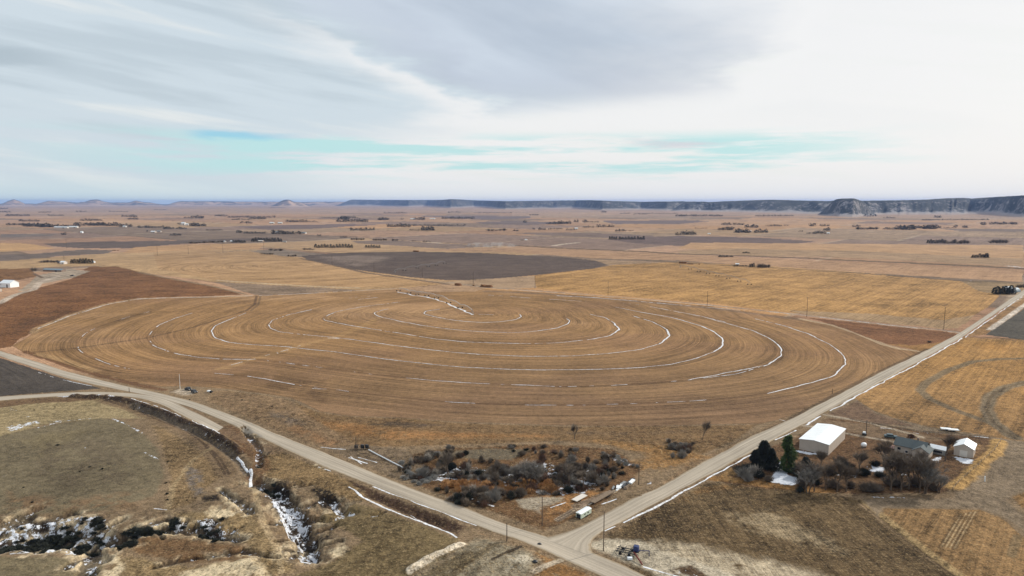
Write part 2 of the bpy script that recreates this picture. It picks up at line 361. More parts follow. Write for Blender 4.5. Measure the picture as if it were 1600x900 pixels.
line([(52, 520), (57, 513), (110, 494), (165, 481), (215, 474), (390, 464)], 4, (176, 146, 108), mix=.7)
line([(345, 576), (395, 561), (440, 549), (475, 538), (520, 528), (560, 512), (590, 498)], 5, (170, 134, 90), mix=.6, nz=.8)
line([(760, 455), (850, 459), (950, 467), (1105, 481), (1250, 499)], 7, (128, 104, 82), mix=.8)
line([(700, 441), (760, 449), (850, 455), (950, 463), (1105, 476), (1260, 493), (1390, 508), (1474, 516), (1500, 520)], 4, (156, 138, 118), mix=.8, nz=.6)
line([(1250, 498), (1300, 508), (1340, 521), (1380, 538), (1405, 545), (1440, 549)], 3.2, (182, 156, 124))
line([(400, 463), (470, 458), (560, 453.5), (620, 450)], 3, (120, 96, 72), mix=.7)
paint([(620, 451), (700, 443), (760, 450), (740, 456), (650, 456)], (168, 136, 104), mott=1)
# corner of reddish grass and the verge of the road
paint([(1262, 496), (1474, 518), (1498, 522), (1470, 545), (1440, 547), (1380, 536), (1340, 521), (1300, 507)], (122, 84, 56), mott=1.3, tuft=.4)
paint([(1380, 536), (1420, 540), (1470, 535), (1460, 548), (1440, 549)], (150, 112, 68), mott=1)
paint([(1445, 549), (1495, 523), (1375, 583), (1300, 623), (1225, 665), (1112, 717), (1050, 752), (1010, 770), (1080, 715), (1150, 690), (1200, 662), (1300, 618), (1400, 568)], (140, 112, 80), mott=1.4, tuft=.9)
line([(1450, 545), (1375, 580), (1300, 619), (1225, 660), (1170, 685)], 1.6, (92, 74, 56), mix=.7)
# ---- between pivot and thicket
paint([(455, 625), (500, 644), (545, 650), (640, 653), (720, 660), (900, 666), (1100, 664), (1190, 662), (1150, 690), (1080, 715), (1000, 700), (880, 690), (700, 696), (560, 700), (480, 672)], (132, 102, 66), mott=1.5, tuft=.9)
paint([(440, 645), (500, 652), (560, 660), (640, 668), (760, 674), (900, 678), (860, 686), (700, 688), (600, 692), (520, 676), (470, 660)], (164, 116, 64), noisy=(12, -.25))
paint([(900, 682), (1000, 688), (1090, 700), (1120, 715), (1060, 735), (1000, 745), (960, 730), (1000, 710), (930, 695)], (160, 118, 66), noisy=(8, -.2), tuft=1)
paint([(540, 655), (640, 658), (720, 664), (660, 670), (580, 666)], (98, 80, 62), noisy=(6, -.2), snow=.25)
paint([(820, 672), (1000, 672), (1120, 668), (1050, 680), (900, 682)], (108, 88, 66), noisy=(8, -.1))
paint([(600, 712), (700, 698), (850, 692), (960, 700), (1010, 730), (980, 760), (930, 800), (850, 832), (780, 806), (700, 778), (640, 752)], (112, 82, 52), mott=1.6, tuft=.9)
paint([(640, 705), (760, 698), (840, 700), (800, 716), (700, 712)], (112, 100, 80), mott=1)
paint([(650, 742), (690, 718), (780, 722), (850, 716), (930, 728), (950, 745), (920, 772), (860, 776), (800, 760), (720, 762)], (44, 37, 31), noisy=(7, -.25), snow=.84)  # deep shade under the thicket put into the ground colour, with snow flecks
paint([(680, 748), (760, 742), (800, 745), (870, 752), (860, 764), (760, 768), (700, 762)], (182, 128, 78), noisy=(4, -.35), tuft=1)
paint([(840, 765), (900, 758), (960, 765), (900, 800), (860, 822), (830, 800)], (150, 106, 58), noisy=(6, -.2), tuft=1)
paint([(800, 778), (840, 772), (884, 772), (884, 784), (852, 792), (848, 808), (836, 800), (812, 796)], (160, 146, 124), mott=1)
paint([(630, 768), (700, 772), (790, 784), (760, 796), (700, 790)], (44, 38, 32), noisy=(8, -.2))  # shade beneath the nearer bushes, painted as dark ground
line([(872, 812), (905, 792), (960, 766)], 1.6, (172, 150, 124)); line([(900, 790), (950, 768)], 2.2, (140, 118, 96))
paint([(330, 612), (350, 609), (420, 618), (455, 625), (485, 650), (560, 692), (555, 720), (480, 693), (400, 661), (320, 628)], (140, 112, 80), mott=1.6, tuft=1)
paint([(420, 640), (470, 652), (500, 668), (450, 668), (410, 655)], (112, 96, 80), noisy=(7, -.1))
paint([(460, 660), (540, 690), (520, 705), (440, 672)], (150, 112, 74), noisy=(6, 0))
paint([(500, 700), (560, 693), (640, 700), (690, 740), (650, 762), (560, 724)], (128, 108, 84), mott=1.3, tuft=.8)
paint([(262, 613), (276, 607), (296, 605), (309, 611), (306, 617), (285, 620)], (182, 164, 140), mott=1.4, soft=3)
line([(40, 549), (100, 570), (160, 588), (210, 600), (255, 609)], 3.0, (116, 84, 58), nz=.6)
line([(60, 553), (100, 563), (150, 580)], 4, (172, 138, 96), mix=.7)
# ---- left foreground
paint([(-20, 555), (0, 559), (30, 569), (60, 579), (100, 592), (160, 607), (100, 611), (50, 615), (0, 619), (-20, 620)], (86, 78, 70), jit=.3, mott=.8, tuft=0)
paint([(-60, 634), (0, 628), (60, 624), (150, 620), (210, 632), (260, 655), (160, 655), (70, 664), (0, 684), (-60, 690)], (162, 142, 102), mott=1.2, tuft=.8)
paint([(-60, 633), (0, 627), (60, 623), (150, 620), (150, 625), (60, 630), (0, 637)], (118, 92, 66), mott=1)
paint([(-80, 690), (0, 680), (70, 664), (160, 652), (195, 657), (232, 680), (250, 700), (262, 745), (245, 775), (165, 800), (60, 804), (-80, 806)], (128, 114, 86), mott=.9, tuft=.35)
paint([(0, 690), (80, 672), (160, 662), (120, 690), (60, 720)], (138, 122, 88), noisy=(14, 0))
paint([(232, 660), (262, 668), (330, 715), (350, 745), (330, 760), (300, 790), (260, 800), (262, 745), (250, 700)], (136, 110, 74), mott=1.8, tuft=1)
paint([(285, 720), (320, 735), (325, 770), (300, 780), (285, 750)], (116, 104, 92), noisy=(3, -.1))
paint([(-80, 866), (80, 866), (170, 870), (160, 905), (-80, 960)], (134, 119, 88), mott=.9, tuft=.4)
paint([(-60, 812), (60, 806), (165, 802), (190, 828), (200, 856), (120, 866), (-60, 868)], (66, 55, 46), soft=4, mott=1.2, tuft=0, snow=.88)
paint([(0, 803), (60, 803), (165, 800), (150, 809), (60, 812), (0, 815)], (190, 168, 132), noisy=(3, -.1))
paint([(200, 838), (300, 840), (380, 850), (402, 880), (300, 884), (205, 866)], (122, 92, 60), mott=1.4)
paint([(262, 800), (400, 800), (440, 860), (470, 900), (160, 960), (170, 870), (205, 866), (300, 884), (400, 878), (380, 850), (300, 840)], (142, 118, 80), mott=1.8, tuft=1)
for pl, ns in (([(333, 762), (348, 757), (385, 780), (402, 800), (362, 806), (345, 790)], -.35), ([(155, 868), (185, 862), (203, 880), (195, 905), (150, 910)], -.1), ([(280, 892), (340, 880), (400, 868), (425, 900), (430, 930), (260, 930)], -.25), ([(185, 822), (230, 811), (285, 812), (262, 822), (215, 838), (190, 846)], -.3), ([(84, 848), (100, 847), (101, 860), (78, 862)], -.6), ([(165, 842), (200, 838), (205, 856), (160, 858)], -.4), ([(500, 855), (545, 850), (555, 868), (520, 880)], -.2), ([(365, 760), (430, 742), (470, 745), (400, 752)], -.1), ([(440, 728), (500, 722), (520, 735), (470, 740)], .0), ([(290, 800), (345, 790), (400, 805), (350, 820)], .0)):
    paint(pl, (214, 192, 152), noisy=(4.0, ns), mott=.8)
for (P_, w_, dep_) in list(GU):
    m = np.nonzero((X > P_[:, 0].min() - 4 * w_ - 2) & (X < P_[:, 0].max() + 4 * w_ + 2) & (Y > P_[:, 1].min() - 4 * w_ - 2) & (Y < P_[:, 1].max() + 4 * w_ + 2) & (Y > 0))[0]
    if len(m) == 0: continue
    d_ = segdist(X[m], Y[m], P_) * (1 + .55 * fbm(X[m] / 3.1, Y[m] / 3.1, 25, 3)); n_ = fbm(X[m] / 5, Y[m] / 5, 68, 4)
    a_ = sst(w_ * 1.9 + 1.2, w_ * 1.05, d_) * sst(-.15, .35, n_) * .8
    C[m] = C[m] * (1 - a_[:, None]) + np.array(lin((206, 184, 146))) * a_[:, None]
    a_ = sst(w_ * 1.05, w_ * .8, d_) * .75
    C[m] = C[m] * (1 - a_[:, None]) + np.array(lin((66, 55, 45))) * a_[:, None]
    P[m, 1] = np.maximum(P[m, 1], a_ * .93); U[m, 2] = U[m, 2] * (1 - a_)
SN = ([(410, 757), (432, 752), (455, 768), (480, 785), (495, 808), (482, 835), (505, 852), (502, 872), (478, 884), (463, 874), (474, 846), (452, 822), (428, 802), (412, 782)], [(508, 778), (530, 772), (546, 790), (540, 802), (518, 796)], [(302, 812), (340, 806), (365, 830), (375, 848), (330, 845), (305, 832)], [(255, 806), (300, 812), (296, 830), (262, 828)])
for pl in SN: paint(pl, (74, 62, 50), soft=3, snow=.96, mott=1.2, tuft=0)
for pl in ([(408, 752), (450, 748), (462, 770), (430, 775)], [(480, 762), (520, 758), (535, 775), (500, 790)], [(455, 835), (520, 828), (525, 845), (480, 852)], [(455, 850), (475, 845), (465, 872), (452, 865)], [(310, 775), (345, 770), (350, 785), (315, 788)]):
    paint(pl, (52, 44, 36), noisy=(2.5, -.3), mott=1)
paint([(490, 800), (555, 782), (600, 796), (660, 818), (725, 842), (700, 880), (640, 905), (560, 960), (430, 960), (450, 905), (520, 876), (560, 850)], (124, 105, 70), mott=1.2, tuft=.8)
paint([(430, 700), (500, 728), (560, 752), (590, 790), (555, 782), (490, 760), (410, 745), (400, 720)], (144, 116, 76), mott=1.8, tuft=1)
paint([(535, 742), (600, 768), (660, 792), (735, 822), (715, 838), (640, 808), (590, 785), (545, 758)], (78, 58, 44), mott=1.2, tuft=.6)
paint([(720, 845), (745, 838), (780, 846), (832, 862), (856, 882), (840, 905), (800, 960), (600, 960), (620, 905), (690, 872)], (142, 129, 104), soft=5, mott=1.6, tuft=.9)
paint([(650, 900), (720, 866), (760, 856), (740, 890), (700, 920)], (120, 104, 76), noisy=(4, -.1), tuft=1)
paint([(790, 872), (830, 868), (846, 880), (820, 896), (780, 900)], (176, 164, 140), noisy=(4, -.1))
line([(640, 896), (680, 874), (720, 857)], 1.7, (206, 190, 164), nz=.5)
line([(700, 905), (760, 868), (775, 858)], 1.4, (100, 86, 62), nz=.6, mix=.8)
line([(770, 880), (800, 868), (815, 860)], .8, (70, 60, 48), nz=.5)
paint([(720, 826), (790, 850), (850, 868), (880, 878), (925, 895), (905, 930), (820, 910), (850, 885), (820, 862), (770, 845)], (150, 108, 60), noisy=(3, -.25), tuft=1)
line([(835, 895), (862, 882), (876, 876)], 1.3, (186, 168, 142))
line([(162, 625), (207, 639), (258, 660), (293, 675), (320, 695), (341, 718), (355, 742)], 4.5, (128, 104, 76), mix=.9, nz=.3)
for o in (-1.2, 1.2):
    line([(162, 624.6 + o * .6), (207, 638 + o), (258, 659 + o), (293 + o, 673 + o), (320 + o * 1.6, 694 + o), (341 + 2.6 * o, 717), (355 + 3 * o, 741)], .7, (84, 66, 50), mix=.8)
line([(115, 621), (165, 622), (200, 628), (245, 643), (300, 666), (345, 688), (374, 708)], 3.2, (70, 55, 44), snow=.5, nz=.6)
line([(100, 620), (150, 619), (190, 622)], 2.2, (120, 100, 80), snow=.85, nz=.6)
line([(205, 633), (250, 650), (300, 672), (345, 697), (375, 722), (390, 742)], 2.2, (110, 96, 80), snow=.45, nz=.6)
line([(352, 668), (380, 690), (410, 722), (400, 742)], 4.5, (112, 78, 48), nz=.6, mix=.8)
line([(268, 628), (310, 650), (360, 678), (430, 706)], 3.4, (140, 112, 84), mix=.7, nz=.5)
# ---- right foreground
BF = [(940, 838), (975, 818), (1025, 792), (1100, 751), (1180, 757), (1260, 764), (1340, 777), (1352, 792), (1392, 822), (1442, 862), (1500, 903), (1600, 980), (900, 980), (1000, 905)]
paint(BF, (104, 84, 56), mott=1.8, tuft=.8, stripe=.8, ukind=('dir', 2))
paint([(945, 832), (1025, 792), (1100, 752), (1200, 760), (1100, 775), (1000, 815), (960, 838)], (132, 98, 56), noisy=(7, -.1), tuft=1)
paint([(900, 850), (960, 838), (1060, 838), (1150, 858), (1260, 880), (1340, 905), (1400, 960), (1000, 960), (1010, 895), (925, 862)], (180, 162, 132), noisy=(9, -.16), mott=1)
paint([(900, 850), (935, 838), (1000, 840), (1050, 862), (1110, 880), (1180, 905), (1220, 940), (1060, 940), (1010, 896), (925, 862)], (192, 177, 150), soft=3, mott=1.2, stripe=0, tuft=.3)
paint([(1100, 800), (1200, 790), (1290, 830), (1360, 880), (1260, 860), (1160, 830)], (150, 130, 98), noisy=(9, .05))
paint([(1040, 888), (1080, 880), (1120, 905), (1060, 915)], (96, 74, 52), noisy=(2.5, -.2), snow=.6)
paint([(1352, 791), (1392, 795), (1530, 797), (1560, 808), (1605, 842), (1800, 960), (1600, 980), (1500, 903), (1442, 862), (1392, 822)], (156, 120, 74), jit=.5, mott=1.3, stripe=.9, ukind=('dir', -40), tuft=.8)
line([(1345, 783), (1392, 821), (1442, 861), (1502, 905)], 1.5, (86, 66, 42), mix=.8); line([(1352, 785), (1398, 821), (1448, 861), (1508, 905)], 2, (186, 156, 104), mix=.7)
for k in range(9): line([(1528 - k * 3.6, 799 + k * .5), (1494 - k * 3.3, 858 - k * .5)], .24, (186, 160, 118) if k % 2 else (108, 84, 54), mix=.7, nz=.8)
for k in range(3): line([(1474 - k * 4, 802), (1446 - k * 4, 834)], .22, (110, 84, 52), mix=.6)
line([(1590, 838), (1580, 868)], 1.6, (128, 108, 76), mix=.7)
paint([(1342, 616), (1400, 586), (1460, 553), (1507, 527), (1600, 531), (1900, 545), (1900, 720), (1600, 692), (1560, 684), (1450, 666), (1395, 653), (1362, 640), (1335, 622)], (164, 124, 74), jit=.5, mott=1.2, stripe=.7, ukind=('dir', -41), tuft=.6)
paint([(1480, 530), (1600, 534), (1600, 552), (1500, 548), (1450, 560)], (160, 118, 66), noisy=(16, 0))
paint([(1610, 748), (1575, 775), (1592, 792), (1610, 802)], (160, 120, 68), mott=1.2)
paint([(1305, 641), (1340, 623), (1362, 640), (1395, 653), (1450, 667), (1530, 677), (1562, 684), (1700, 700), (1700, 800), (1610, 770), (1576, 781), (1605, 806), (1610, 840), (1562, 807), (1530, 796), (1392, 795), (1372, 812), (1348, 790), (1342, 777), (1480, 777), (1510, 748), (1552, 712), (1567, 692), (1545, 681), (1430, 672), (1370, 658), (1310, 644)], (142, 122, 96), mott=1.1, tuft=.2, stripe=.3)
paint([(1290, 646), (1340, 624), (1370, 645), (1440, 668), (1380, 664), (1300, 650)], (122, 96, 74), mott=1.3, tuft=.4)
T1 = [(1700, 556), (1600, 560), (1560, 561), (1520, 565), (1480, 579), (1447, 598), (1437, 610), (1452, 623), (1490, 640), (1545, 660), (1562, 668)]
line(T1, 3.2, (124, 106, 80), mix=.95, nz=.2)
T2 = [(1700, 585), (1600, 598), (1570, 606), (1547, 620), (1541, 640), (1552, 660), (1585, 684)]
line(T2, 4.2, (126, 110, 86), mix=.95, nz=.2); line(T2, 1.2, (104, 86, 62), mix=.7)
line([(1505, 526), (1560, 528), (1700, 536)], 1.6, (92, 74, 52))
paint([(1510, 526), (1566, 486), (1606, 461), (1720, 400), (1720, 415), (1606, 478), (1540, 523)], (152, 116, 76), mott=1.4, tuft=.5)
paint([(1540, 523), (1606, 478), (1720, 415), (1900, 470), (1800, 540), (1600, 531)], (88, 82, 72), jit=.3, stripe=.3)
line([(1546, 515), (1606, 473), (1700, 420)], 3.2, (216, 202, 184), mix=.9, nz=.3)
YARD = [(1112, 744), (1150, 716), (1240, 682), (1292, 652), (1370, 660), (1440, 674), (1545, 683), (1563, 692), (1545, 712), (1505, 750), (1482, 772), (1340, 774), (1200, 766), (1130, 756)]
paint(YARD, (112, 82, 54), mott=1.5, tuft=.7)
paint([(1292, 655), (1370, 663), (1440, 677), (1500, 690), (1400, 692), (1330, 676), (1262, 664)], (134, 108, 80), mott=1.2)
paint([(1480, 700), (1530, 690), (1550, 700), (1530, 725), (1500, 735)], (146, 112, 72), noisy=(5, -.1))
line([(1562, 690), (1557, 705), (1522, 735), (1492, 764)], 3.6, (190, 148, 84), nz=.5)
line([(1112, 746), (1160, 752), (1220, 760), (1300, 768)], 3.0, (160, 116, 62), nz=.7)
paint([(1140, 726), (1165, 735), (1150, 756), (1112, 748)], (168, 128, 74), noisy=(3, -.2))
line([(1289, 648), (1358, 660.5), (1420, 677), (1440, 683)], 1.7, (176, 158, 132)); line([(1256, 665), (1275, 668), (1327, 678), (1397, 690.5)], 1.7, (174, 156, 132))
line([(1330, 655), (1400, 668), (1440, 674), (1500, 678), (1545, 684)], 1.1, (90, 72, 54), nz=.5)
for pl in ([(1196, 752), (1208, 735), (1214, 718), (1226, 722), (1234, 742), (1282, 753), (1240, 760), (1214, 757)], [(1238, 702), (1256, 704), (1292, 709), (1268, 713), (1240, 706)], [(1486, 712), (1505, 714), (1526, 719), (1520, 729), (1495, 722)], [(1320, 732), (1345, 737), (1340, 748), (1318, 742)], [(1358, 726), (1390, 730), (1380, 742), (1356, 736)], [(1395, 737), (1420, 740), (1415, 748)], [(1455, 715), (1475, 712), (1470, 722), (1452, 722)], [(1300, 738), (1320, 742), (1308, 745)]):
    paint(pl, (110, 94, 76), snow=1.6)
for pl in ([(755, 715), (800, 712), (760, 720)], [(640, 738), (690, 745), (668, 750), (640, 746)], [(655, 728), (665, 735), (650, 736)], [(860, 748), (900, 750), (880, 758)], [(935, 706), (960, 708), (1000, 724), (985, 730), (950, 718)], [(1000, 752), (1020, 748), (1030, 755), (1010, 760)], [(1060, 690), (1085, 695), (1070, 700)], [(960, 753), (985, 748), (992, 756), (968, 764)], [(60, 662), (90, 656), (120, 654), (80, 664)], [(0, 668), (60, 655), (70, 660), (10, 678)], [(105, 700), (140, 697), (140, 702), (108, 704)], [(168, 772), (186, 770), (184, 774)], [(590, 806), (608, 795), (600, 806)], [(560, 800), (582, 796), (575, 806)]):
    paint(pl, None, snow=.92)
line([(60, 668), (100, 658), (150, 653)], 1.0, snow=.85, nz=.5); line([(175, 654), (190, 660), (222, 676)], .9, snow=.85, nz=.5); line([(226, 707), (238, 713), (247, 718)], .8, snow=.9)
line([(1348, 777), (1400, 777), (1440, 779)], .9, snow=.8, nz=.6); line([(1378, 668), (1420, 672), (1470, 680), (1500, 679), (1545, 684)], .9, snow=.6, nz=.8)
for (px_, py_, w_) in [(20, 640, 14), (45, 652, 12), (85, 650, 10), (60, 640, 8), (130, 672, 5), (118, 700, 6), (180, 665, 6), (270, 700, 7), (290, 690, 6), (300, 705, 5), (410, 690, 5), (560, 720, 5), (305, 768, 6), (150, 690, 4), (30, 735, 4), (420, 655, 5), (510, 755, 5), (590, 788, 5), (850, 705, 6), (1010, 700, 6), (905, 690, 5)]:
    paint([(px_ - w_, py_), (px_ - w_ * .3, py_ - w_ * .3), (px_ + w_, py_ - w_ * .15), (px_ + w_ * .5, py_ + w_ * .3)], None, snow=.86)
paint([(60, 690), (180, 680), (230, 720), (200, 770), (100, 780), (40, 740)], (116, 102, 78), noisy=(9, .0)); paint([(0, 760), (120, 775), (240, 760), (220, 800), (0, 803)], (140, 112, 80), noisy=(8, -.05))
line([(330, 700), (300, 720), (270, 760), (262, 800)], 1.2, (168, 144, 104), mix=.6, nz=.6); line([(395, 752), (405, 800), (430, 850), (440, 900)], 1.4, (182, 158, 118), mix=.6, nz=.6)
# creek lines, far tracks
line([(810, 384), (880, 388), (1000, 393), (1060, 396.5), (1150, 399.5), (1250, 403), (1330, 407), (1420, 411), (1530, 416), (1600, 420), (1800, 430)], 16, (104, 86, 68), mix=.95, nz=.5)
line([(1000, 407), (1060, 410), (1130, 414), (1200, 418), (1330, 426), (1450, 435), (1520, 440), (1600, 441)], 4.5, (108, 92, 74), nz=.5)
line([(1080, 360), (1330, 367), (1450, 377), (1600, 382)], 6, (140, 116, 92), nz=.4)
line([(865, 384), (880, 381.5), (905, 379)], 9, (204, 184, 160)); line([(668, 378), (690, 380)], 7, (206, 188, 166)); line([(600, 374), (780, 384)], 7, (120, 98, 82), mix=.8)
line([(470, 404), (520, 414), (570, 426), (640, 436), (700, 444)], 4.5, (110, 92, 76), nz=.4); line([(340, 438), (400, 442), (480, 447), (560, 450)], 3.5, (196, 172, 140), nz=.4)
line([(215, 425), (280, 438), (330, 447), (385, 462)], 3, (140, 118, 92)); line([(400, 367), (540, 369), (640, 372)], 9, (120, 98, 80), mix=.8)
line([(0, 374), (120, 371), (270, 369)], 8, (150, 126, 104), mix=.7); line([(340, 395), (390, 390), (430, 388), (460, 386)], 5, (130, 112, 92), mix=.8)
line([(690, 361), (820, 362)], 7, (140, 110, 88), mix=.7)
line([(1500, 447), (1512, 443), (1520, 436), (1508, 434)], 2.5, snow=.6); line([(1515, 441), (1450, 434), (1380, 429)], 2.5, snow=.5, nz=.9)
line([(1330, 440), (1200, 470)], 5, (150, 116, 76), mix=.4)
line([(1580, 416), (1600, 418), (1640, 420)], 14, snow=.9, nz=.5)
line([(1640, 388), (1540, 386), (1440, 383)], 6, (150, 124, 96), mix=.7)

me = bpy.data.meshes.new('ground')
nv = len(X)
me.vertices.add(nv); co = np.stack([X, Y, Z], 1).astype(np.float32); me.vertices.foreach_set('co', co.ravel())
i = np.arange(NR - 1)[:, None] * NA; j = np.arange(NA)[None, :]; j2 = (j + 1) % NA
q = np.stack([i + j, i + j2, i + NA + j2, i + NA + j], -1).reshape(-1, 4)[:, ::-1]
nf = len(q)
me.loops.add(nf * 4 + NA); me.polygons.add(nf + 1)
cap = ((NR - 1) * NA + np.arange(NA))[::-1]
me.loops.foreach_set('vertex_index', np.concatenate([q.ravel(), cap]).astype(np.int32))
me.polygons.foreach_set('loop_start', np.concatenate([np.arange(nf) * 4, [nf * 4]]).astype(np.int32))
me.polygons.foreach_set('use_smooth', np.ones(nf + 1, bool))
me.update(calc_edges=True); me.validate()
def vattr(name, A):
    a = me.attributes.new(name, 'FLOAT_VECTOR', 'POINT'); a.data.foreach_set('vector', A.astype(np.float32).ravel())
lum = (C * np.array([.3, .55, .15])).sum(1)[:, None]
nf_ = sst(520, 330, DD)[:, None]
snd = sst(.25, .45, lum)
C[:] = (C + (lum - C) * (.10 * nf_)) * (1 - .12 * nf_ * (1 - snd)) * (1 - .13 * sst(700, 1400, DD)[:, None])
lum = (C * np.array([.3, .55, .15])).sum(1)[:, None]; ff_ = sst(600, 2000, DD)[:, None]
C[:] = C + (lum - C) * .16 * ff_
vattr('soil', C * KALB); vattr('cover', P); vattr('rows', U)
ground = bpy.data.objects.new('ground', me); col.objects.link(ground); tag(ground, kind='structure')
ground['label'] = 'brown winter farmland and dry grass reaching to the horizon'

class NT:
    def __init__(s, nt): s.nt = nt; s.N = nt.nodes; s.L = nt.links
    def put(s, inp, v):
        if isinstance(v, bpy.types.NodeSocket): s.L.new(v, inp)
        elif v is not None: inp.default_value = v
    def m(s, op, a, b=None, c=None, clamp=False):
        n = s.N.new('ShaderNodeMath'); n.operation = op; n.use_clamp = clamp
        s.put(n.inputs[0], a); s.put(n.inputs[1], b); s.put(n.inputs[2], c); return n.outputs[0]
    def ss(s, a, b, x):
        n = s.N.new('ShaderNodeMapRange'); n.interpolation_type = 'SMOOTHSTEP'
        s.put(n.inputs['Value'], x); s.put(n.inputs['From Min'], a); s.put(n.inputs['From Max'], b); return n.outputs[0]
    def mr(s, x, a, b, c, d):
        n = s.N.new('ShaderNodeMapRange'); s.put(n.inputs['Value'], x)
        for k, v in zip(('From Min', 'From Max', 'To Min', 'To Max'), (a, b, c, d)): s.put(n.inputs[k], v)
        return n.outputs[0]
    def noise(s, vec=None, scale=1, det=2, w=None, dim='3D', rough=.5):
        n = s.N.new('ShaderNodeTexNoise'); n.noise_dimensions = dim
        if vec is not None: s.put(n.inputs['Vector'], vec)
        if w is not None: s.put(n.inputs['W'], w)
        n.inputs['Scale'].default_value = scale; n.inputs['Detail'].default_value = det; n.inputs['Roughness'].default_value = rough
        return n.outputs[0]
    def mix(s, f, a, b):
        n = s.N.new('ShaderNodeMix'); n.data_type = 'RGBA'; s.put(n.inputs[0], f)
        for i_, v in ((6, a), (7, b)):
            if isinstance(v, tuple): v = (*v[:3], 1)
            s.put(n.inputs[i_], v)
        return n.outputs[2]
    def vec(s, x, y, z):
        n = s.N.new('ShaderNodeCombineXYZ'); s.put(n.inputs[0], x); s.put(n.inputs[1], y); s.put(n.inputs[2], z); return n.outputs[0]
    def sep(s, v):
        n = s.N.new('ShaderNodeSeparateXYZ'); s.L.new(v, n.inputs[0]); return n.outputs
    def scale(s, v, f):
        n = s.N.new('ShaderNodeVectorMath'); n.operation = 'SCALE'; s.put(n.inputs[0], v); s.put(n.inputs['Scale'], f); return n.outputs[0]
gm = bpy.data.materials.new('ground'); gm.use_nodes = True; T = NT(gm.node_tree); N = gm.node_tree.nodes
bs = N['Principled BSDF']; bs.inputs['Roughness'].default_value = 1; bs.inputs['Specular IOR Level'].default_value = .1
def attr(n): a = N.new('ShaderNodeAttribute'); a.attribute_name = n; return a.outputs['Vector']
soil = attr('soil'); cov = T.sep(attr('cover')); row = T.sep(attr('rows'))
pos = N.new('ShaderNodeNewGeometry').outputs['Position']
# stripes run along the rows, slowly changing along their length
sv1 = T.vec(T.m('MULTIPLY', row[0], .55), T.m('MULTIPLY', row[1], .012), 0)
sv2 = T.vec(T.m('MULTIPLY', row[0], .16), T.m('MULTIPLY', row[1], .006), 3.3)
sv3 = T.vec(T.m('MULTIPLY', row[0], 1.6), T.m('MULTIPLY', row[1], .05), 7.7)
sv4 = T.vec(T.m('MULTIPLY', row[0], .035), T.m('MULTIPLY', row[1], .004), 13.1)
st = T.m('ADD', T.m('MULTIPLY', T.mr(T.noise(sv1, 1, 3), .3, .7, -1, 1), .30), T.m('MULTIPLY', T.mr(T.noise(sv2, 1, 3), .3, .7, -1, 1), .22))
st = T.m('ADD', st, T.m('MULTIPLY', T.mr(T.noise(sv4, 1, 4), .3, .7, -1, 1), .20))
st = T.m('ADD', st, T.m('MULTIPLY', T.mr(T.noise(sv3, 1, 3), .3, .7, -1, 1), .22))
st = T.m('MULTIPLY', st, cov[0])
n1 = T.mr(T.noise(pos, .035, 5, rough=.6), .3, .7, -1, 1); n2 = T.mr(T.noise(pos, .35, 6, rough=.7), .3, .7, -1, 1)
n3 = T.mr(T.noise(pos, 1.7, 4, rough=.7), .3, .7, -1, 1)
n0 = T.mr(T.noise(pos, .006, 5, rough=.6), .3, .7, -1, 1)
mo = T.m('ADD', T.m('ADD', T.m('MULTIPLY', n0, .14), T.m('MULTIPLY', n1, .24)), T.m('ADD', T.m('MULTIPLY', n2, .42), T.m('MULTIPLY', n3, .40)))
mo = T.m('MULTIPLY', mo, T.m('MULTIPLY_ADD', cov[2], .9, .2))
fac = T.m('MAXIMUM', T.m('ADD', 1.0, T.m('ADD', st, mo)), .25)
colr = T.scale(soil, fac)
# tufts: dark and straw specks of dry grass
tf = T.noise(pos, .9, 6, rough=.75)
colr = T.mix(T.m('MULTIPLY', T.m('MULTIPLY', T.ss(.52, .60, tf), row[2]), .7), colr, lin((84, 66, 44)))
tf2 = T.noise(T.scale(pos, 1.31), .7, 6, rough=.75)
colr = T.mix(T.m('MULTIPLY', T.m('MULTIPLY', T.ss(.54, .64, tf2), row[2]), .6), colr, lin((180, 156, 116)))
sn = T.m('ADD', T.m('MULTIPLY', T.noise(pos, .42, 6, rough=.72), .8), T.m('MULTIPLY', T.noise(pos, 1.9, 4, rough=.7), .2))
sm = T.ss(T.m('SUBTRACT', .72, T.m('MULTIPLY', cov[1], .25)), T.m('SUBTRACT', .765, T.m('MULTIPLY', cov[1], .25)), sn)
sm = T.m('MULTIPLY', sm, T.ss(.05, .2, cov[1]))
colr = T.mix(T.m('MULTIPLY', sm, .93), colr, (.74, .77, .82))
T.L.new(colr, bs.inputs['Base Color'])
bp = N.new('ShaderNodeBump'); bp.inputs['Strength'].default_value = 1.0; bp.inputs['Distance'].default_value = .6
bh = T.m('ADD', T.noise(pos, .8, 6, rough=.7), T.m('MULTIPLY', st, .6)); T.L.new(bh, bp.inputs['Height']); T.L.new(bp.outputs[0], bs.inputs['Normal'])
me.materials.append(gm)

# ================================================================== ROADS
print('roads')
def resample(Q, n):
    Q = np.asarray(Q); s = np.concatenate([[0], np.cumsum(np.hypot(*np.diff(Q, axis=0).T))]); t = np.linspace(0, s[-1], n)
    return np.stack([np.interp(t, s, Q[:, 0]), np.interp(t, s, Q[:, 1])], 1)
def smooth(Q, k=6):
    for _ in range(k): Q[1:-1] = (Q[:-2] + 2 * Q[1:-1] + Q[2:]) / 4
    return Q
rm = bpy.data.materials.new('gravel'); rm.use_nodes = True; T = NT(rm.node_tree); N = rm.node_tree.nodes
bs = N['Principled BSDF']; bs.inputs['Roughness'].default_value = .95; bs.inputs['Specular IOR Level'].default_value = .2
uv = T.sep(N.new('ShaderNodeUVMap').outputs[0]); pos = N.new('ShaderNodeNewGeometry').outputs['Position']
wob = T.m('MULTIPLY_ADD', T.noise(T.vec(0, uv[1], 0), .04, 2), .10, -.05)
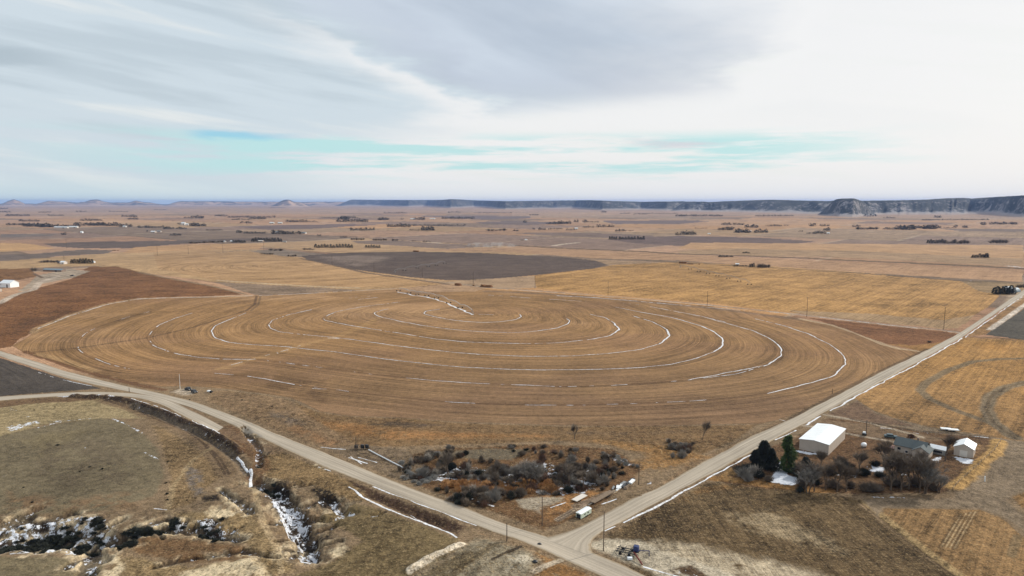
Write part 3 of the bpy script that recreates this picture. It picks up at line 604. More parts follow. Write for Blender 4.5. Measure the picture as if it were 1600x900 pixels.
ru = T.m('ADD', uv[0], wob)
tr = T.noise(T.vec(T.m('MULTIPLY', ru, 9), T.m('MULTIPLY', uv[1], .012), 0), 1, 3)
ed = T.m('ADD', T.m('ABSOLUTE', T.m('SUBTRACT', uv[0], .5)), T.m('MULTIPLY_ADD', T.noise(pos, .5, 5, rough=.7), .16, -.08))
f = T.m('ADD', T.mr(tr, .3, .7, .70, 1.24), T.m('ADD', T.mr(T.noise(pos, 1.2, 5, rough=.7), .3, .7, -.07, .07), T.mr(T.noise(pos, .06, 3), .3, .7, -.07, .07)))
c = T.scale(T.mix(T.ss(.38, .5, ed), lin((170, 158, 140)), lin((142, 124, 98))), f)
T.L.new(c, bs.inputs['Base Color'])
ROADS = []
def road(name, A, B, off=.14, label=None, step=3.0, nx=6):
    A = GP(A); B = GP(B); L = np.hypot(*np.diff(A, axis=0).T).sum(); n = int(L / step) + 2
    A = smooth(resample(A, n)); B = smooth(resample(B, n)); vs = []; uvs = []
    for k in range(n):
        for m_ in range(nx + 1):
            t = m_ / nx; e = ((vn(k * step / 7, m_ * 9.0 + len(ROADS) * 31, 5) + vn(k * step / 31, m_ * 5.0, 6)) * .045) if m_ in (0, nx) else 0
            p = A[k] * (1 - t - e) + B[k] * (t + e); vs.append(p); uvs.append((t, k * step))
    V = np.array(vs); z = Hh(V[:, 0], V[:, 1]) + off * np.array([1 if 0 < (q_ % (nx + 1)) < nx else .25 for q_ in range(len(V))])
    fs = [(k * (nx + 1) + m_, k * (nx + 1) + m_ + 1, (k + 1) * (nx + 1) + m_ + 1, (k + 1) * (nx + 1) + m_) for k in range(n - 1) for m_ in range(nx)]
    me = bpy.data.meshes.new(name); me.from_pydata([(a, b, c) for (a, b), c in zip(V, z)], [], fs)
    if me.polygons[0].normal.z < 0: me.flip_normals()
    ul = me.uv_layers.new(name='UVMap')
    for lp in me.loops: ul.data[lp.index].uv = uvs[lp.vertex_index]
    me.polygons.foreach_set('use_smooth', [True] * len(me.polygons)); me.materials.append(rm)
    o = bpy.data.objects.new(name, me); col.objects.link(o); tag(o, label, kind='structure'); ROADS.append((A, B)); return o
RA = ([(-200, 478), (-60, 527), (0, 548), (60, 566), (100, 579), (150, 592), (200, 604), (250, 614), (300, 627), (350, 645), (400, 664), (425, 675), (480, 696), (550, 722), (600, 743), (650, 764), (700, 783), (750, 803), (800, 822), (860, 840), (915, 858), (1007, 898), (1100, 940)],
      [(-200, 492), (-60, 540), (0, 557), (60, 577), (100, 590), (150, 602), (200, 612), (250, 622), (300, 638), (350, 658), (387, 674), (440, 699), (500, 726), (550, 746), (600, 766), (650, 786), (700, 805), (750, 824), (800, 845), (860, 868), (940, 901), (1030, 942)])
RB = ([(846, 842), (872, 838), (890, 831), (925, 814), (950, 800), (1000, 775), (1050, 750), (1112, 715), (1175, 682), (1225, 660), (1300, 621), (1375, 582), (1450, 546), (1500, 520), (1550, 487), (1600, 452), (1680, 404), (1760, 372)],
      [(930, 872), (914, 858), (918, 844), (945, 829), (975, 814), (1025, 788), (1060, 768), (1125, 733), (1190, 698), (1250, 666), (1340, 616), (1400, 584), (1460, 552), (1505, 526), (1560, 487), (1602, 461), (1690, 407), (1775, 372)])
RC = ([(-120, 630), (-60, 624), (0, 620), (50, 616.5), (100, 613.5), (150, 612), (200, 614), (240, 618), (265, 625), (300, 642), (350, 667)],
      [(-120, 640), (-60, 632), (0, 626), (50, 622), (100, 619), (150, 617.5), (200, 619.5), (232, 625), (262, 637), (298, 656), (338, 676)])
road('road', *RA, label='pale gravel road running diagonally across the foreground')
road('road', *RB, off=.18, label='gravel road leaving the junction toward the upper right past the homestead')
road('road', *RC, off=.11, label='sandy side road joining the gravel road at the left')

# ================================================================== SNOW STRIPS
sm_ = bpy.data.materials.new('snow'); sm_.use_nodes = True; b_ = sm_.node_tree.nodes['Principled BSDF']; T = NT(sm_.node_tree)
b_.inputs['Roughness'].default_value = .7
ps = T.N.new('ShaderNodeNewGeometry').outputs['Position']
T.L.new(T.mix(T.ss(.44, .62, T.noise(ps, .8, 5, rough=.7)), (.76, .78, .81), (.46, .41, .35)), b_.inputs['Base Color'])
SV, SF = [], []
def strip(pts, w, gap=-.6, seed=0, off=.07, px=True, step=1.2, lat=0.0):
    Q = GP(pts) if px else np.asarray(pts); L = np.hypot(*np.diff(Q, axis=0).T).sum(); n = int(L / step) + 2
    Q = smooth(resample(Q, n), 10)
    d = np.gradient(Q, axis=0); d /= np.hypot(d[:, 0], d[:, 1])[:, None] + 1e-9; nn = np.stack([-d[:, 1], d[:, 0]], 1)
    s = np.arange(n) * step
    wob = fbm(s / 9, s * 0 + seed, 81, 3) * w * .5
    hw = w * .5 * (1 + .6 * fbm(s / 7, s * 0 + seed + 5, 83, 3)) + w * .12 * vn(s / 1.4, s * 0 + seed, 85)
    on = fbm(s / 16, s * 0 + seed * 3.3, 87, 4) > gap
    onf = fbm(s / 22, s * 0 + seed * 3.3, 87, 5) * 1.0 + .25 * vn(s / 2.2, s * 0 + seed, 89)
    hw = .50 * hw * np.clip((onf - gap) * 5, 0, 1); Lp = Q + nn * (wob + lat + hw)[:, None]; Rp = Q + nn * (wob + lat - hw)[:, None]
    zl = Hh(Lp[:, 0], Lp[:, 1]); zr = Hh(Rp[:, 0], Rp[:, 1]); zc = np.maximum(np.maximum(zl, zr), Hh(Q[:, 0], Q[:, 1])) + off
    b = len(SV)
    for k in range(n): SV.append((Lp[k, 0], Lp[k, 1], zl[k] + off * .4)); SV.append((Q[k, 0] + nn[k, 0] * (wob[k] + lat), Q[k, 1] + nn[k, 1] * (wob[k] + lat), zc[k])); SV.append((Rp[k, 0], Rp[k, 1], zr[k] + off * .4))
    for k in range(n - 1):
        if hw[k] > .05 and hw[k + 1] > .05:
            for e in (0, 1): SF.append((b + 3 * k + e, b + 3 * k + 3 + e, b + 3 * k + 4 + e, b + 3 * k + 1 + e))
for k, (r, w, g) in enumerate(zip(rings_px, (1.5, 1.5, 1.4, 1.4, 1.3, 1.05, .8), (-.95, -.7, -.55, -.5, -.7, -.15, .1))): strip(r, w, g, seed=k * 7)
strip([(1000, 487.5), (1050, 496), (1095, 509), (1117, 519), (1130, 530), (1130, 540), (1115, 550)], 1.5, -.9, 31); strip([(960, 505), (967, 515), (955, 524)], 2.0, -.9, 33); strip([(1042, 515), (1047, 525), (1030, 537)], 2.0, -.9, 34)
strip([(1095, 494), (1175, 516), (1207, 531), (1222, 545), (1220, 557), (1200, 570), (1075, 594)], 1.4, -.7, 35); strip([(1180, 498), (1225, 509), (1262, 521), (1300, 540), (1320, 557), (1320, 570), (1300, 589), (1200, 615)], 1.3, -.6, 36)
strip([(387, 587.5), (420, 593), (460, 601)], 1.0, -.9, 37); strip([(350, 561), (400, 561.5)], 1.0, -.9, 38)
strip([(57, 514), (110, 495), (165, 482), (215, 474.5)], 1.5, -.25, 41); strip([(215, 474.5), (300, 470), (395, 464)], 2.6, -.9, 42); strip([(405, 463.5), (480, 459), (550, 454.5)], 2.2, -.6, 43); strip([(550, 454.5), (620, 451)], 1.4, -.05, 44)
strip([(763, 461), (850, 467), (950, 473), (1000, 476), (1095, 494)], 1.6, -.15, 45); strip([(870, 462), (930, 465), (990, 470), (1045, 475)], 2.6, -.4, 46); strip([(1045, 475), (1150, 484), (1250, 496)], 1.8, 0, 47)
strip([(780, 452), (850, 456), (950, 463.5), (1105, 477), (1260, 493), (1380, 507), (1500, 520)], 1.6, -.05, 48)
strip([(560, 468), (590, 465)], 1.6, -.6, 49); strip([(545, 466), (600, 461)], 1.3, -.2, 50); strip([(737, 491.8), (719, 483), (701, 475.5), (682, 468), (667, 464), (652, 462.4), (639, 460), (622.5, 456)], 4.0, -.9, 95); strip([(748, 491), (772, 492)], 1.2, -.6, 51)
strip([(345, 575), (395, 561), (440, 549), (475, 538), (520, 528)], 1.3, .12, 52); strip([(230, 533), (300, 512)], 1.0, .2, 53); strip([(120, 545), (230, 529)], .9, .2, 54)
strip([(488, 607), (510, 608)], 1.0, -.2, 55); strip([(430, 553), (450, 548)], 1.6, -.3, 56); strip([(513, 528), (530, 529)], 2.4, -.5, 57)
strip([(1600, 460), (1560, 488), (1505, 527)], 1.5, -.5, 60, lat=1.0); strip([(1503, 528), (1460, 553.5), (1400, 585.5), (1340, 617.5), (1297, 642)], 1.7, -.9, 61, lat=.3)
strip([(1282, 650), (1258, 664)], 1.6, -.9, 62); strip([(1243, 672), (1222, 684), (1212, 688)], 1.5, -.9, 63); strip([(1195, 697), (1125, 735), (1060, 770), (1025, 790), (972, 816)], 1.4, -.35, 64, lat=.4)
strip([(960, 822), (945, 830)], .9, -.1, 65); strip([(862, 841), (885, 835), (907, 826)], 1.1, -.5, 66); strip([(700, 782), (760, 806), (800, 821), (855, 838)], .8, 0, 67, lat=-1.2)
strip([(580, 760), (612, 774), (650, 789), (700, 808), (742, 823)], 1.2, -.8, 68, lat=1.0); strip([(546, 760), (565, 772), (600, 795), (640, 809), (700, 828), (716, 840)], 1.7, -.6, 69); strip([(640, 805), (690, 824)], 1.4, -.5, 70)
strip([(498, 729), (540, 744)], .9, .0, 71); strip([(60, 582), (100, 594), (155, 606)], .9, -.1, 72); strip([(500, 699), (540, 702)], 1.1, -.6, 74)
strip([(545, 714), (575, 722)], 1.0, -.8, 75); strip([(560, 713), (590, 720)], .9, -.6, 76); strip([(548, 712), (566, 723)], .9, -.3, 77)
strip([(737, 777), (752, 785), (772, 791)], 1.2, -.6, 78); strip([(940, 787), (962, 779)], 1.2, -.6, 79); strip([(860, 793), (884, 784)], .8, -.6, 80)
strip([(940, 872), (975, 888), (1010, 905)], .7, -.3, 81); strip([(1005, 885), (1035, 895), (1070, 905)], 1.2, -.2, 82); strip([(1215, 655), (1238, 661)], .8, 0, 83)
strip([(388, 732), (395, 744), (394, 750)], 2.6, -.9, 84); strip([(372, 712), (388, 734)], 1.6, -.9, 85); strip([(195, 622), (240, 634), (300, 660), (345, 680)], 1.4, .0, 86)
strip([(80, 620), (130, 618), (185, 621)], 1.6, .0, 87); strip([(385, 838), (365, 828), (340, 812)], .7, -.3, 88); strip([(240, 795), (262, 797)], .8, -.5, 89)
strip([(460, 866), (468, 880), (485, 884)], 1.4, -.7, 90); strip([(440, 800), (452, 822), (470, 835), (472, 850)], 1.6, -.5, 91)
strip([(1376, 669), (1400, 670), (1436, 678)], 1.0, -.1, 92); strip([(1545, 684), (1500, 679)], 1.0, -.1, 93); strip([(1400, 710), (1425, 716)], 1.0, -.4, 94)
smb = MB(); smb.v = SV; smb.f = SF
so = smb.build('snow', sm_, smooth=True); tag(so, 'thin drifts of old snow in wheel tracks and along road edges', kind='stuff')

# ================================================================== HILLS
print('hills')
def hill_mat(name, rock, tree, cover, tsc):
    m = bpy.data.materials.new(name); m.use_nodes = True; T = NT(m.node_tree); N = T.N
    b = N['Principled BSDF']; b.inputs['Roughness'].default_value = 1
    g = N.new('ShaderNodeNewGeometry'); ps = g.outputs['Position']; a = N.new('ShaderNodeAttribute'); a.attribute_name = 'slope'
    s = T.sep(a.outputs['Vector'])   # x: height along the face 0..1, y: gully, z: woods
    t = T.m('ADD', T.m('ADD', T.m('MULTIPLY', T.noise(ps, tsc, 4, rough=.8), .62), T.m('MULTIPLY', T.noise(ps, tsc * .16, 4, rough=.6), .38)), T.m('SUBTRACT', T.m('MULTIPLY', T.ss(.8, 1.0, s[0]), .2), T.m('MULTIPLY', T.ss(.42, .0, s[0]), .3)))
    f = T.ss(cover - .03, cover + .05, t)
    c = T.mix(T.noise(ps, tsc * .3, 4), tuple(v * .72 for v in rock), tuple(min(v * 1.25, .8) for v in rock))
    c = T.mix(T.m('MULTIPLY', T.ss(.35, 0, s[0]), .7), c, lin((156, 132, 112)))
    c = T.mix(f, c, tree); T.L.new(c, b.inputs['Base Color']); return m
def hills(name, sky, base, label, m, run=.07, seed=0, gul=.25, gs=120, rag=.3, plateau=1.5, dx=1.5, nz=18):
    x0, x1 = sky[0][0], sky[-1][0]; xs = np.arange(x0, x1 + dx, dx)
    ys = np.interp(xs, *zip(*sky)); yb = np.interp(xs, *zip(*base))
    Db = F * CH / (yb - HY); vs = []; sl = []; NY = nz
    az = np.arctan((xs - 800) / F)
    ax = az * Db
    ends = sst(0, 34, np.minimum(xs - x0, x1 - xs))
    g = fbm(ax / gs, ax * 0 + seed, 200 + seed, 4); g2 = fbm(ax / (gs * 3), ax * 0, 210 + seed, 3)
    Dc = Db * (1 + run) + 150
    top = CH + Dc / np.cos(az) * (HY - (ys + .25)) / F * 1.0
    wood = fbm(xs / 40, xs * 0 + seed, 220 + seed, 3)
    for jy in range(NY + 4):
        if jy <= NY:
            t = jy / NY
            sp_ = .5 + .5 * fbm(ax / (gs * 1.3), ax * 0 + 7, 260 + seed, 3); prof = (t * .28 + .72 * sst(.30, .97, t)) * sp_ + (t * .5 + .5 * sst(.0, 1.0, t)) * (1 - sp_)
            gl = abs(fbm(ax / gs, ax * 0 + t * .7, 230 + seed, 4)) * 1.6
            D = Db * (1 + gul * run * (g + .6 * g2)) * (1 - t) + Dc * t + gl * gs * .8 * np.sin(math.pi * t)
            z = -2 + (top + 2) * prof * (1 - .22 * gl * math.sin(math.pi * t) * (t > .25)) + vn(ax / 22, ax * 0 + jy, 240 + seed) * rag * (4 if t > .3 else 1)
        else:
            t = 1; D = Dc * (1 + .12 * (jy - NY) * plateau); z = top * (1 - .05 * (jy - NY) ** 2 * (1 if jy > NY + 1 else .2)) + (vn(ax / 15, ax * 0 + jy, 250) * 18 + 14 * fbm(ax / 260, ax * 0 + 3, 251, 3)) * rag; gl = g * 0
        z = z * (0 + ends) - 3 * (1 - ends)
        sl.append(np.stack([np.full(len(xs), t), gl, wood * (.6 if t < .95 else 0) + (.35 if t > .93 else 0)], 1))
        vs.append(np.stack([np.sin(az) * D, np.cos(az) * D, z], 1))
    n = len(xs); V = np.concatenate(vs); S = np.concatenate(sl)
    fs = [(j * n + i, j * n + i + 1, (j + 1) * n + i + 1, (j + 1) * n + i) for j in range(NY + 3) for i in range(n - 1)]
    me = bpy.data.meshes.new(name); me.from_pydata(V.tolist(), [], fs)
    me.attributes.new('slope', 'FLOAT_VECTOR', 'POINT').data.foreach_set('vector', S.astype(np.float32).ravel())
    me.polygons.foreach_set('use_smooth', [True] * len(me.polygons)); me.materials.append(m)
    o = bpy.data.objects.new(name, me); col.objects.link(o); tag(o, label, kind='structure'); return o
pine_t = lin((34, 40, 38)); m_bluff = hill_mat('bluff', lin((132, 126, 124)), pine_t, .438, .035); m_bare = hill_mat('butte', lin((176, 148, 124)), lin((70, 66, 58)), .50, .004)
m_right = hill_mat('bluff_rock', lin((144, 138, 136)), pine_t, .442, .035)
hills('hills', [(520, 321), (527, 317), (535, 313.5), (550, 312), (590, 312.3), (650, 312.5), (690, 312.3), (706, 311), (715, 311.3), (740, 312.7), (790, 314.2), (840, 313.6), (885, 313), (920, 312.6), (960, 314), (1000, 315), (1055, 314.5), (1075, 314.3), (1095, 316), (1100, 316.5)],
      [(520, 321.8), (560, 321.5), (600, 321.8), (640, 323), (670, 322), (705, 325), (740, 323.4), (760, 324), (790, 327), (830, 326), (900, 325.5), (940, 328.5), (1000, 327.5), (1040, 328.8), (1100, 328)], 'long pine covered escarpment across the middle of the horizon', m_bluff, seed=3, gs=160)
hills('hills', [(1040, 318), (1060, 315), (1080, 314.8), (1110, 315.5), (1130, 314.3), (1160, 313.5), (1200, 312.3), (1240, 313.3), (1290, 314.2), (1300, 313.5), (1330, 314), (1400, 313.5), (1440, 312.8), (1470, 311.4), (1500, 311), (1525, 312.5), (1545, 316), (1560, 320)],
      [(1040, 329), (1100, 330), (1160, 330.5), (1230, 332), (1290, 333), (1350, 333.5), (1400, 333), (1480, 332), (1530, 331), (1560, 331)], 'snow dusted grey bluffs with pines toward the right of the horizon', m_right, seed=9, gs=110, gul=.5)
hills('hills', [(1268, 326), (1284, 320), (1294, 315), (1303, 312), (1312, 311), (1330, 311), (1340, 313.5), (1356, 318), (1376, 326)], [(1268, 333), (1310, 336.5), (1330, 337), (1376, 333)], 'steep rocky butte standing in front of the right hand bluffs', m_right, seed=15, gs=60, gul=.4)
hills('hills', [(1440, 318), (1475, 314.5), (1505, 312.6), (1520, 311.5), (1560, 309.8), (1600, 308.6), (1700, 308), (1900, 307)], [(1440, 331), (1490, 331), (1540, 332), (1600, 335), (1700, 337), (1900, 340)], 'dark wooded ridge at the right end of the horizon', m_right, seed=21, gs=150)
hills('hills', [(-260, 318), (-60, 318), (0, 318.3), (10, 317.3), (17, 315), (28, 312.6), (38, 315), (45, 317.6), (62, 318), (72, 315.8), (82, 314.3), (105, 315), (125, 316.4), (140, 315), (147, 313), (158, 312.6), (168, 315), (180, 316.3), (205, 316.2), (217, 313.7), (230, 315.8), (250, 316), (268, 316)],
      [(-260, 321.2), (268, 321.2)], 'far bluish buttes low on the left horizon', m_bare, seed=27, gs=400, rag=.8, run=.12)
hills('hills', [(255, 320), (268, 316), (273, 314.2), (300, 314.6), (340, 314.4), (380, 315), (430, 315), (470, 315.6), (498, 315), (540, 315.2), (575, 318)], [(255, 321), (575, 321)], 'long flat topped blue mesa left of centre on the horizon', m_bare, seed=33, gs=500, rag=.8, run=.1)
hills('hills', [(420, 322), (430, 316.5), (436, 312), (440, 311), (454, 312), (462, 315.2), (470, 314.6), (474, 313.3), (482, 316), (495, 321)], [(420, 322.3), (455, 322.8), (495, 322.3)], 'small table topped butte in front of the blue mesa', m_bare, seed=39, gs=150, rag=.5, run=.1)

# ================================================================== TREES
print('trees')
m_bark = mat('bark', (96, 82, 68), var=.25, scale=3); m_twig = mat('twig', (106, 94, 80), var=.3, scale=1.2); m_grey = mat('grey_twig', (134, 128, 119), var=.3, scale=1.2)
m_red = mat('red_twig', (104, 78, 62), var=.3); m_need = mat('needles', (46, 56, 34), var=.5, scale=1.3, k=.9); m_pine = mat('pine_needles', (66, 84, 38), var=.45, scale=1.1); m_dark = mat('cedar_needles', (40, 44, 34), var=.4, scale=1.2)
m_frost = mat('frosted_twig', (150, 148, 142), var=.35, scale=1.6); m_reed = mat('dry_reed', (176, 132, 84), var=.3)
def bare_tree(name, h, seed, spread=.5, tm=None, stems=1, twigs=1500):
    rnd = random.Random(seed); A = MB(); B = MB(); ends = []
    def grow(p, d, L, r, lev):
        q = p + d * L; (A if lev < 2 else B).tube(p, q, r, r * .68, 6 if lev < 2 else 4, False)
        if lev >= 3: ends.append((p, q, d))
        if lev >= 4: return
        n = 3 if lev < 3 else 3
        for k in range(n):
            ax = Vector((rnd.uniform(-1, 1), rnd.uniform(-1, 1), rnd.uniform(-.3, .6))).normalized()
            dd = (d + ax * spread * (1.1 if lev else .75) + Vector((0, 0, .2 if lev < 2 else .03))).normalized()
            grow(p.lerp(q, rnd.uniform(.6, 1)), dd, L * rnd.uniform(.66, .92), r * .62, lev + 1)
    for s in range(stems):
        a = rnd.uniform(0, 6.28); d = Vector((math.cos(a) * .25 * (stems > 1), math.sin(a) * .25 * (stems > 1), 1)).normalized()
        grow(Vector((math.cos(a) * .3 * (stems > 1), math.sin(a) * .3 * (stems > 1), -.2)), d, h * .23, h * .015 + .03, 0)
    for k in range(twigs):
        p, q, d = rnd.choice(ends); s = p.lerp(q, rnd.random()); dd = (d + Vector((rnd.uniform(-1, 1), rnd.uniform(-1, 1), rnd.uniform(-.5, .9))) * .8).normalized()
        L = h * rnd.uniform(.06, .17); e = s + dd * L; w = dd.orthogonal().normalized() * rnd.uniform(.022, .042)
        B.add([s - w, s + w, e], [(0, 1, 2)])
    root = empty(name, (0, 0, 0)); A.build('trunk', m_bark, root); B.build('crown', tm or m_twig, root); return root
def conifer(name, h, w, seed, m, n=1500, taper=1.0, clear=.08, leaf=.32):
    rnd = random.Random(seed); A = MB(); A.tube((0, 0, -.3), (0, 0, h * .95), h * .02 + .08, .03, 6, False); B = MB()
    lob = [(rnd.uniform(0, 6.28), rnd.uniform(.1, .95), rnd.uniform(-.7, 1.2)) for _ in range(16)]
    for k in range(n):
        t = rnd.random() ** .9; z = h * (clear + (1 - clear) * t); a = rnd.uniform(0, 6.28)
        R0 = w * ((1 - t) ** taper * .93 + .07) * min(1, t * 7 + .35)
        bump = 1 + (.62 if h > 13 else .34) * sum(math.cos(a - la) * math.exp(-((t - lt) / .13) ** 2) * ls for la, lt, ls in lob)
        r = R0 * max(.2, bump) * (rnd.random() ** .45) * rnd.uniform(.8, 1.12)
        c = Vector((math.cos(a) * r, math.sin(a) * r, z - r * .18)); o = Vector((math.cos(a), math.sin(a), rnd.uniform(-.4, .4))).normalized()
        s = leaf * rnd.uniform(.6, 1.5); u = Vector((rnd.uniform(-1, 1), rnd.uniform(-1, 1), rnd.uniform(-.6, .6))).normalized()
        B.add([c - u * s * .4, c + u * s * .4, c + o * s * 1.3], [(0, 1, 2)])
    root = empty(name, (0, 0, 0)); A.build('trunk', m_bark, root); B.build('crown', m, root); return root
def bush(name, h, w, seed, m, n=700, tw=.028):
    rnd = random.Random(seed); B = MB()
    cl = [(rnd.uniform(-.6, .6) * w, rnd.uniform(-.6, .6) * w, rnd.uniform(.6, 1.1)) for _ in range(6)]
    for k in range(n):
        cx, cy, ch_ = rnd.choice(cl); a = rnd.uniform(0, 6.28); le = rnd.random()
        d = Vector((math.cos(a) * le * .9, math.sin(a) * le * .9, 1.05 - le * .6)).normalized(); s = Vector((cx * .5 + d.x * .1, cy * .5 + d.y * .1, 0)) + d * h * rnd.uniform(0, .65) * ch_
        e = s + (d + Vector((rnd.uniform(-1, 1), rnd.uniform(-1, 1), rnd.uniform(-.3, .5))) * .55).normalized() * h * rnd.uniform(.2, .45); ww = d.orthogonal().normalized() * rnd.uniform(.6, 1.5) * tw
        B.add([s - ww, s + ww, e], [(0, 1, 2)])
    o = B.build(name, m); return o
used = {}
def spawn(proto, loc, label, cat, group=None, s=1, rz=None, name=None, sz=None):
    """first use moves the prototype itself, afterwards copies of it and its parts"""
    if proto.name in used: o = copy_tree(proto)
    else: o = proto; used[proto.name] = 1
    if name: o.name = name
    o.location = loc; o.rotation_euler = (0, 0, random.uniform(0, 6.28) if rz is None else rz)
    o.scale = (s, s, (sz or s)); 
    for k in ('label', 'category', 'group'):
        if k in o: del o[k]
    return tag(o, label, cat, group)
class Later:
    pass
BT = [bare_tree('bare_tree', 9, 10 + k, .5 + .05 * k) for k in range(4)]
BT2 = [bare_tree('bare_tree', 7, 30 + k, .62, m_grey, 3, 1900) for k in range(2)]
BTR = bare_tree('bare_tree', 6, 44, .7, m_red, 2, 3500)
BU = [bush('bush', 2.4, 2.0, 60 + k, m_twig, 1000, .055) for k in range(2)] + [bush('bush', 2.2, 2.2, 70, m_dark, 1100, .06), bush('bush', 2.8, 2.2, 72, m_grey, 800, .05), bush('bush', 2.4, 2.2, 74, m_red, 900, .055)]
BF_ = [bush('bush', 1.7, 2.4, 80, m_frost, 700, .06)]
SB = [bush('sagebrush', .8, 1.1, 90 + k, m_dark, 500, .05) for k in range(2)]
RD_ = [bush('reed_clump', 1.6, 1.6, 96, m_reed, 500, .07)]
# homestead trees
spruce = conifer('spruce_tree', 11.0, 4.7, 101, m_dark, 6500, .62, .0, .6)
spawn(spruce, at(1193, 727), 'broad very dark evergreen tree beside the road, left of the tall green pine', 'tree', rz=0, s=.88)
for (px_, py_, s_, l_) in [(1180, 730, .62, 'smaller dark evergreen at the left foot of the broad dark evergreen'), (1204, 731, .7, 'smaller dark evergreen between the broad dark evergreen and the tall pine'), (1258, 741, .6, 'dark evergreen partly hidden right of the tall green pine')]:
    spawn(spruce, at(px_, py_), l_, 'tree', s=s_)
pine = conifer('pine_tree', 15.5, 2.8, 103, m_pine, 4200, .5, .02, .7)
spawn(pine, at(1231, 737), 'tall green pine standing in front of the white roofed barn', 'tree', rz=1, s=.9)
for (px, py, hp, lab, pr) in [
    (1262, 770, 46, 'bare grey tree with pale stems right of the tall pine', BT2[0]), (1308, 768, 52, 'leafless tree at the field edge below the right corner of the barn', BT[0]),
    (1322, 768, 48, 'leafless tree just right of the one under the barn corner', BT[1]), (1290, 766, 44, 'leafless tree between the pale stemmed tree and the barn corner tree', BT[2]),
    (1248, 752, 34, 'small dark leafless tree close behind the tall pine', BT[3]), (1392, 766, 58, 'large leafless tree at the left end of the clump below the house', BT[0]),
    (1408, 766, 60, 'tall leafless tree second in the clump below the house', BT[2]), (1420, 764, 52, 'leafless tree third in the clump below the house', BT[1]),
    (1272, 768, 50, 'leafless tree directly below the near corner of the barn', BT[3]), (1258, 764, 42, 'leafless tree partly hidden behind the pale stemmed tree', BT[1]), (1400, 752, 50, 'leafless tree standing behind the tall pair below the house', BT[1]), (1428, 756, 48, 'leafless tree standing behind the right part of the clump', BT[0]), (1437, 768, 56, 'leafless tree left of centre in the right hand clump', BT[3]), (1445, 770, 48, 'leafless forked tree at the right of the clump below the house', BT2[1]),
    (1468, 770, 30, 'small pale leafless tree at the right end of the tree row', BT2[0]), (1477, 720, 46, 'bare tree with dark trunk between house and small shed', BT[1]),
    (1380, 728, 42, 'dark leafless tree in front of the pink deck of the house', BT[3]), (1342, 738, 34, 'low leafless tree in the middle of the yard', BT[2]),
    (1440, 738, 36, 'bushy leafless tree below the right end of the house', BT[0]), (1282, 735, 34, 'leafless tree beside the front wall of the barn', BT[1])]:
    p = at(px, py); s = hp * math.hypot(p.x, p.y, CH) / F / 9.0 * (1.5 if pr in BT2 else 1.2)
    spawn(pr, p, lab, 'tree', s=s)
spawn(BTR, at(1421, 690), 'round reddish leafless tree behind the dark roofed house', 'tree', s=.9)
for (px, py, s, k) in [(1160, 738, 1.3, 2), (1165, 746, 1.2, 3), (1252, 745, 1.6, 2), (1260, 738, 1.7, 2), (1268, 748, 1.5, 0), (1272, 742, 1.4, 2), (1255, 760, 1.2, 0), (1315, 728, 1.3, 0), (1325, 732, 1.2, 2), (1390, 758, 1.3, 1), (1402, 760, 1.2, 0), (1430, 760, 1.3, 1), (1450, 760, 1.1, 0), (1300, 762, 1.1, 1), (1350, 742, 1, 2), (1170, 735, 1.2, 2), (1178, 742, 1.1, 3), (1186, 745, 1.0, 2), (1200, 752, .8, 0), (1352, 767, 1.1, 0), (1362, 768, 1.1, 1), (1372, 767, .9, 0), (1310, 764, .8, 1), (1275, 757, .9, 2), (1330, 762, .8, 1), (1250, 768, .7, 2), (1375, 745, .9, 2), (1368, 728, .9, 2), (1395, 744, .8, 1), (1460, 766, .8, 0), (1170, 752, .8, 3), (1410, 738, .9, 1), (1300, 742, .9, 2), (1334, 742, 1, 0)]:
    spawn(BU[k], at(px, py), 'leafless dark bush growing among the homestead trees', 'bush', 'bushes around the homestead', s=s * 1.5)
# thicket in the hollow
TH = [(955, 735, .9), (965, 745, .8), (950, 722, .9), (970, 730, .8), (940, 760, .8), (640, 728, .9), (632, 738, .8), (648, 748, .8), (700, 708, .8), (720, 712, .8), (820, 712, .9), (842, 708, .8), (868, 715, .8), (800, 705, .7), (900, 712, .8), (660, 742, 1.2), (675, 738, 1.1), (690, 735, 1.2), (700, 725, 1.3), (712, 745, 1), (725, 740, 1.3), (735, 752, .9), (745, 735, 1.3), (758, 748, 1.2), (770, 738, 1.4), (782, 745, 1.2), (795, 735, 1.3), (805, 748, 1.3), (820, 740, 1.5), (835, 748, 1.2), (845, 738, 1.3), (858, 750, 1.2), (870, 745, 1.3), (880, 735, 1.2), (890, 752, 1.3), (900, 742, 1.2), (910, 735, 1.2), (905, 758, 1.2), (920, 750, 1.2), (930, 742, 1.1), (938, 755, 1.0), (885, 762, 1.1), (870, 768, 1.0), (690, 770, 1.0), (705, 776, 1.1), (720, 782, 1.3), (735, 785, 1.2), (750, 788, 1.2), (765, 786, 1.1), (775, 778, 1.2), (790, 772, 1.2), (805, 775, 1.1), (820, 770, 1.2), (760, 775, 1.3), (745, 772, 1.1), (778, 762, 1.2), (800, 762, 1.0), (850, 768, 1.0), (835, 762, 1.1), (715, 790, .9), (650, 724, .9), (665, 720, 1.0), (680, 716, 1.0), (925, 728, .9), (895, 726, .9), (730, 728, 1.0), (760, 722, .9), (850, 724, 1.0), (945, 740, .8), (782, 728, 1.0), (1045, 703, .9), (1055, 708, 1), (1065, 705, 1.0), (1075, 700, .9), (1060, 716, 1.0), (1072, 714, .9), (1050, 695, .8)]
rnd = random.Random(5); dk = [BU[0], BU[1], BU[2], BU[3], BU[0], BU[2], BU[1], BU[3], BU[4]]
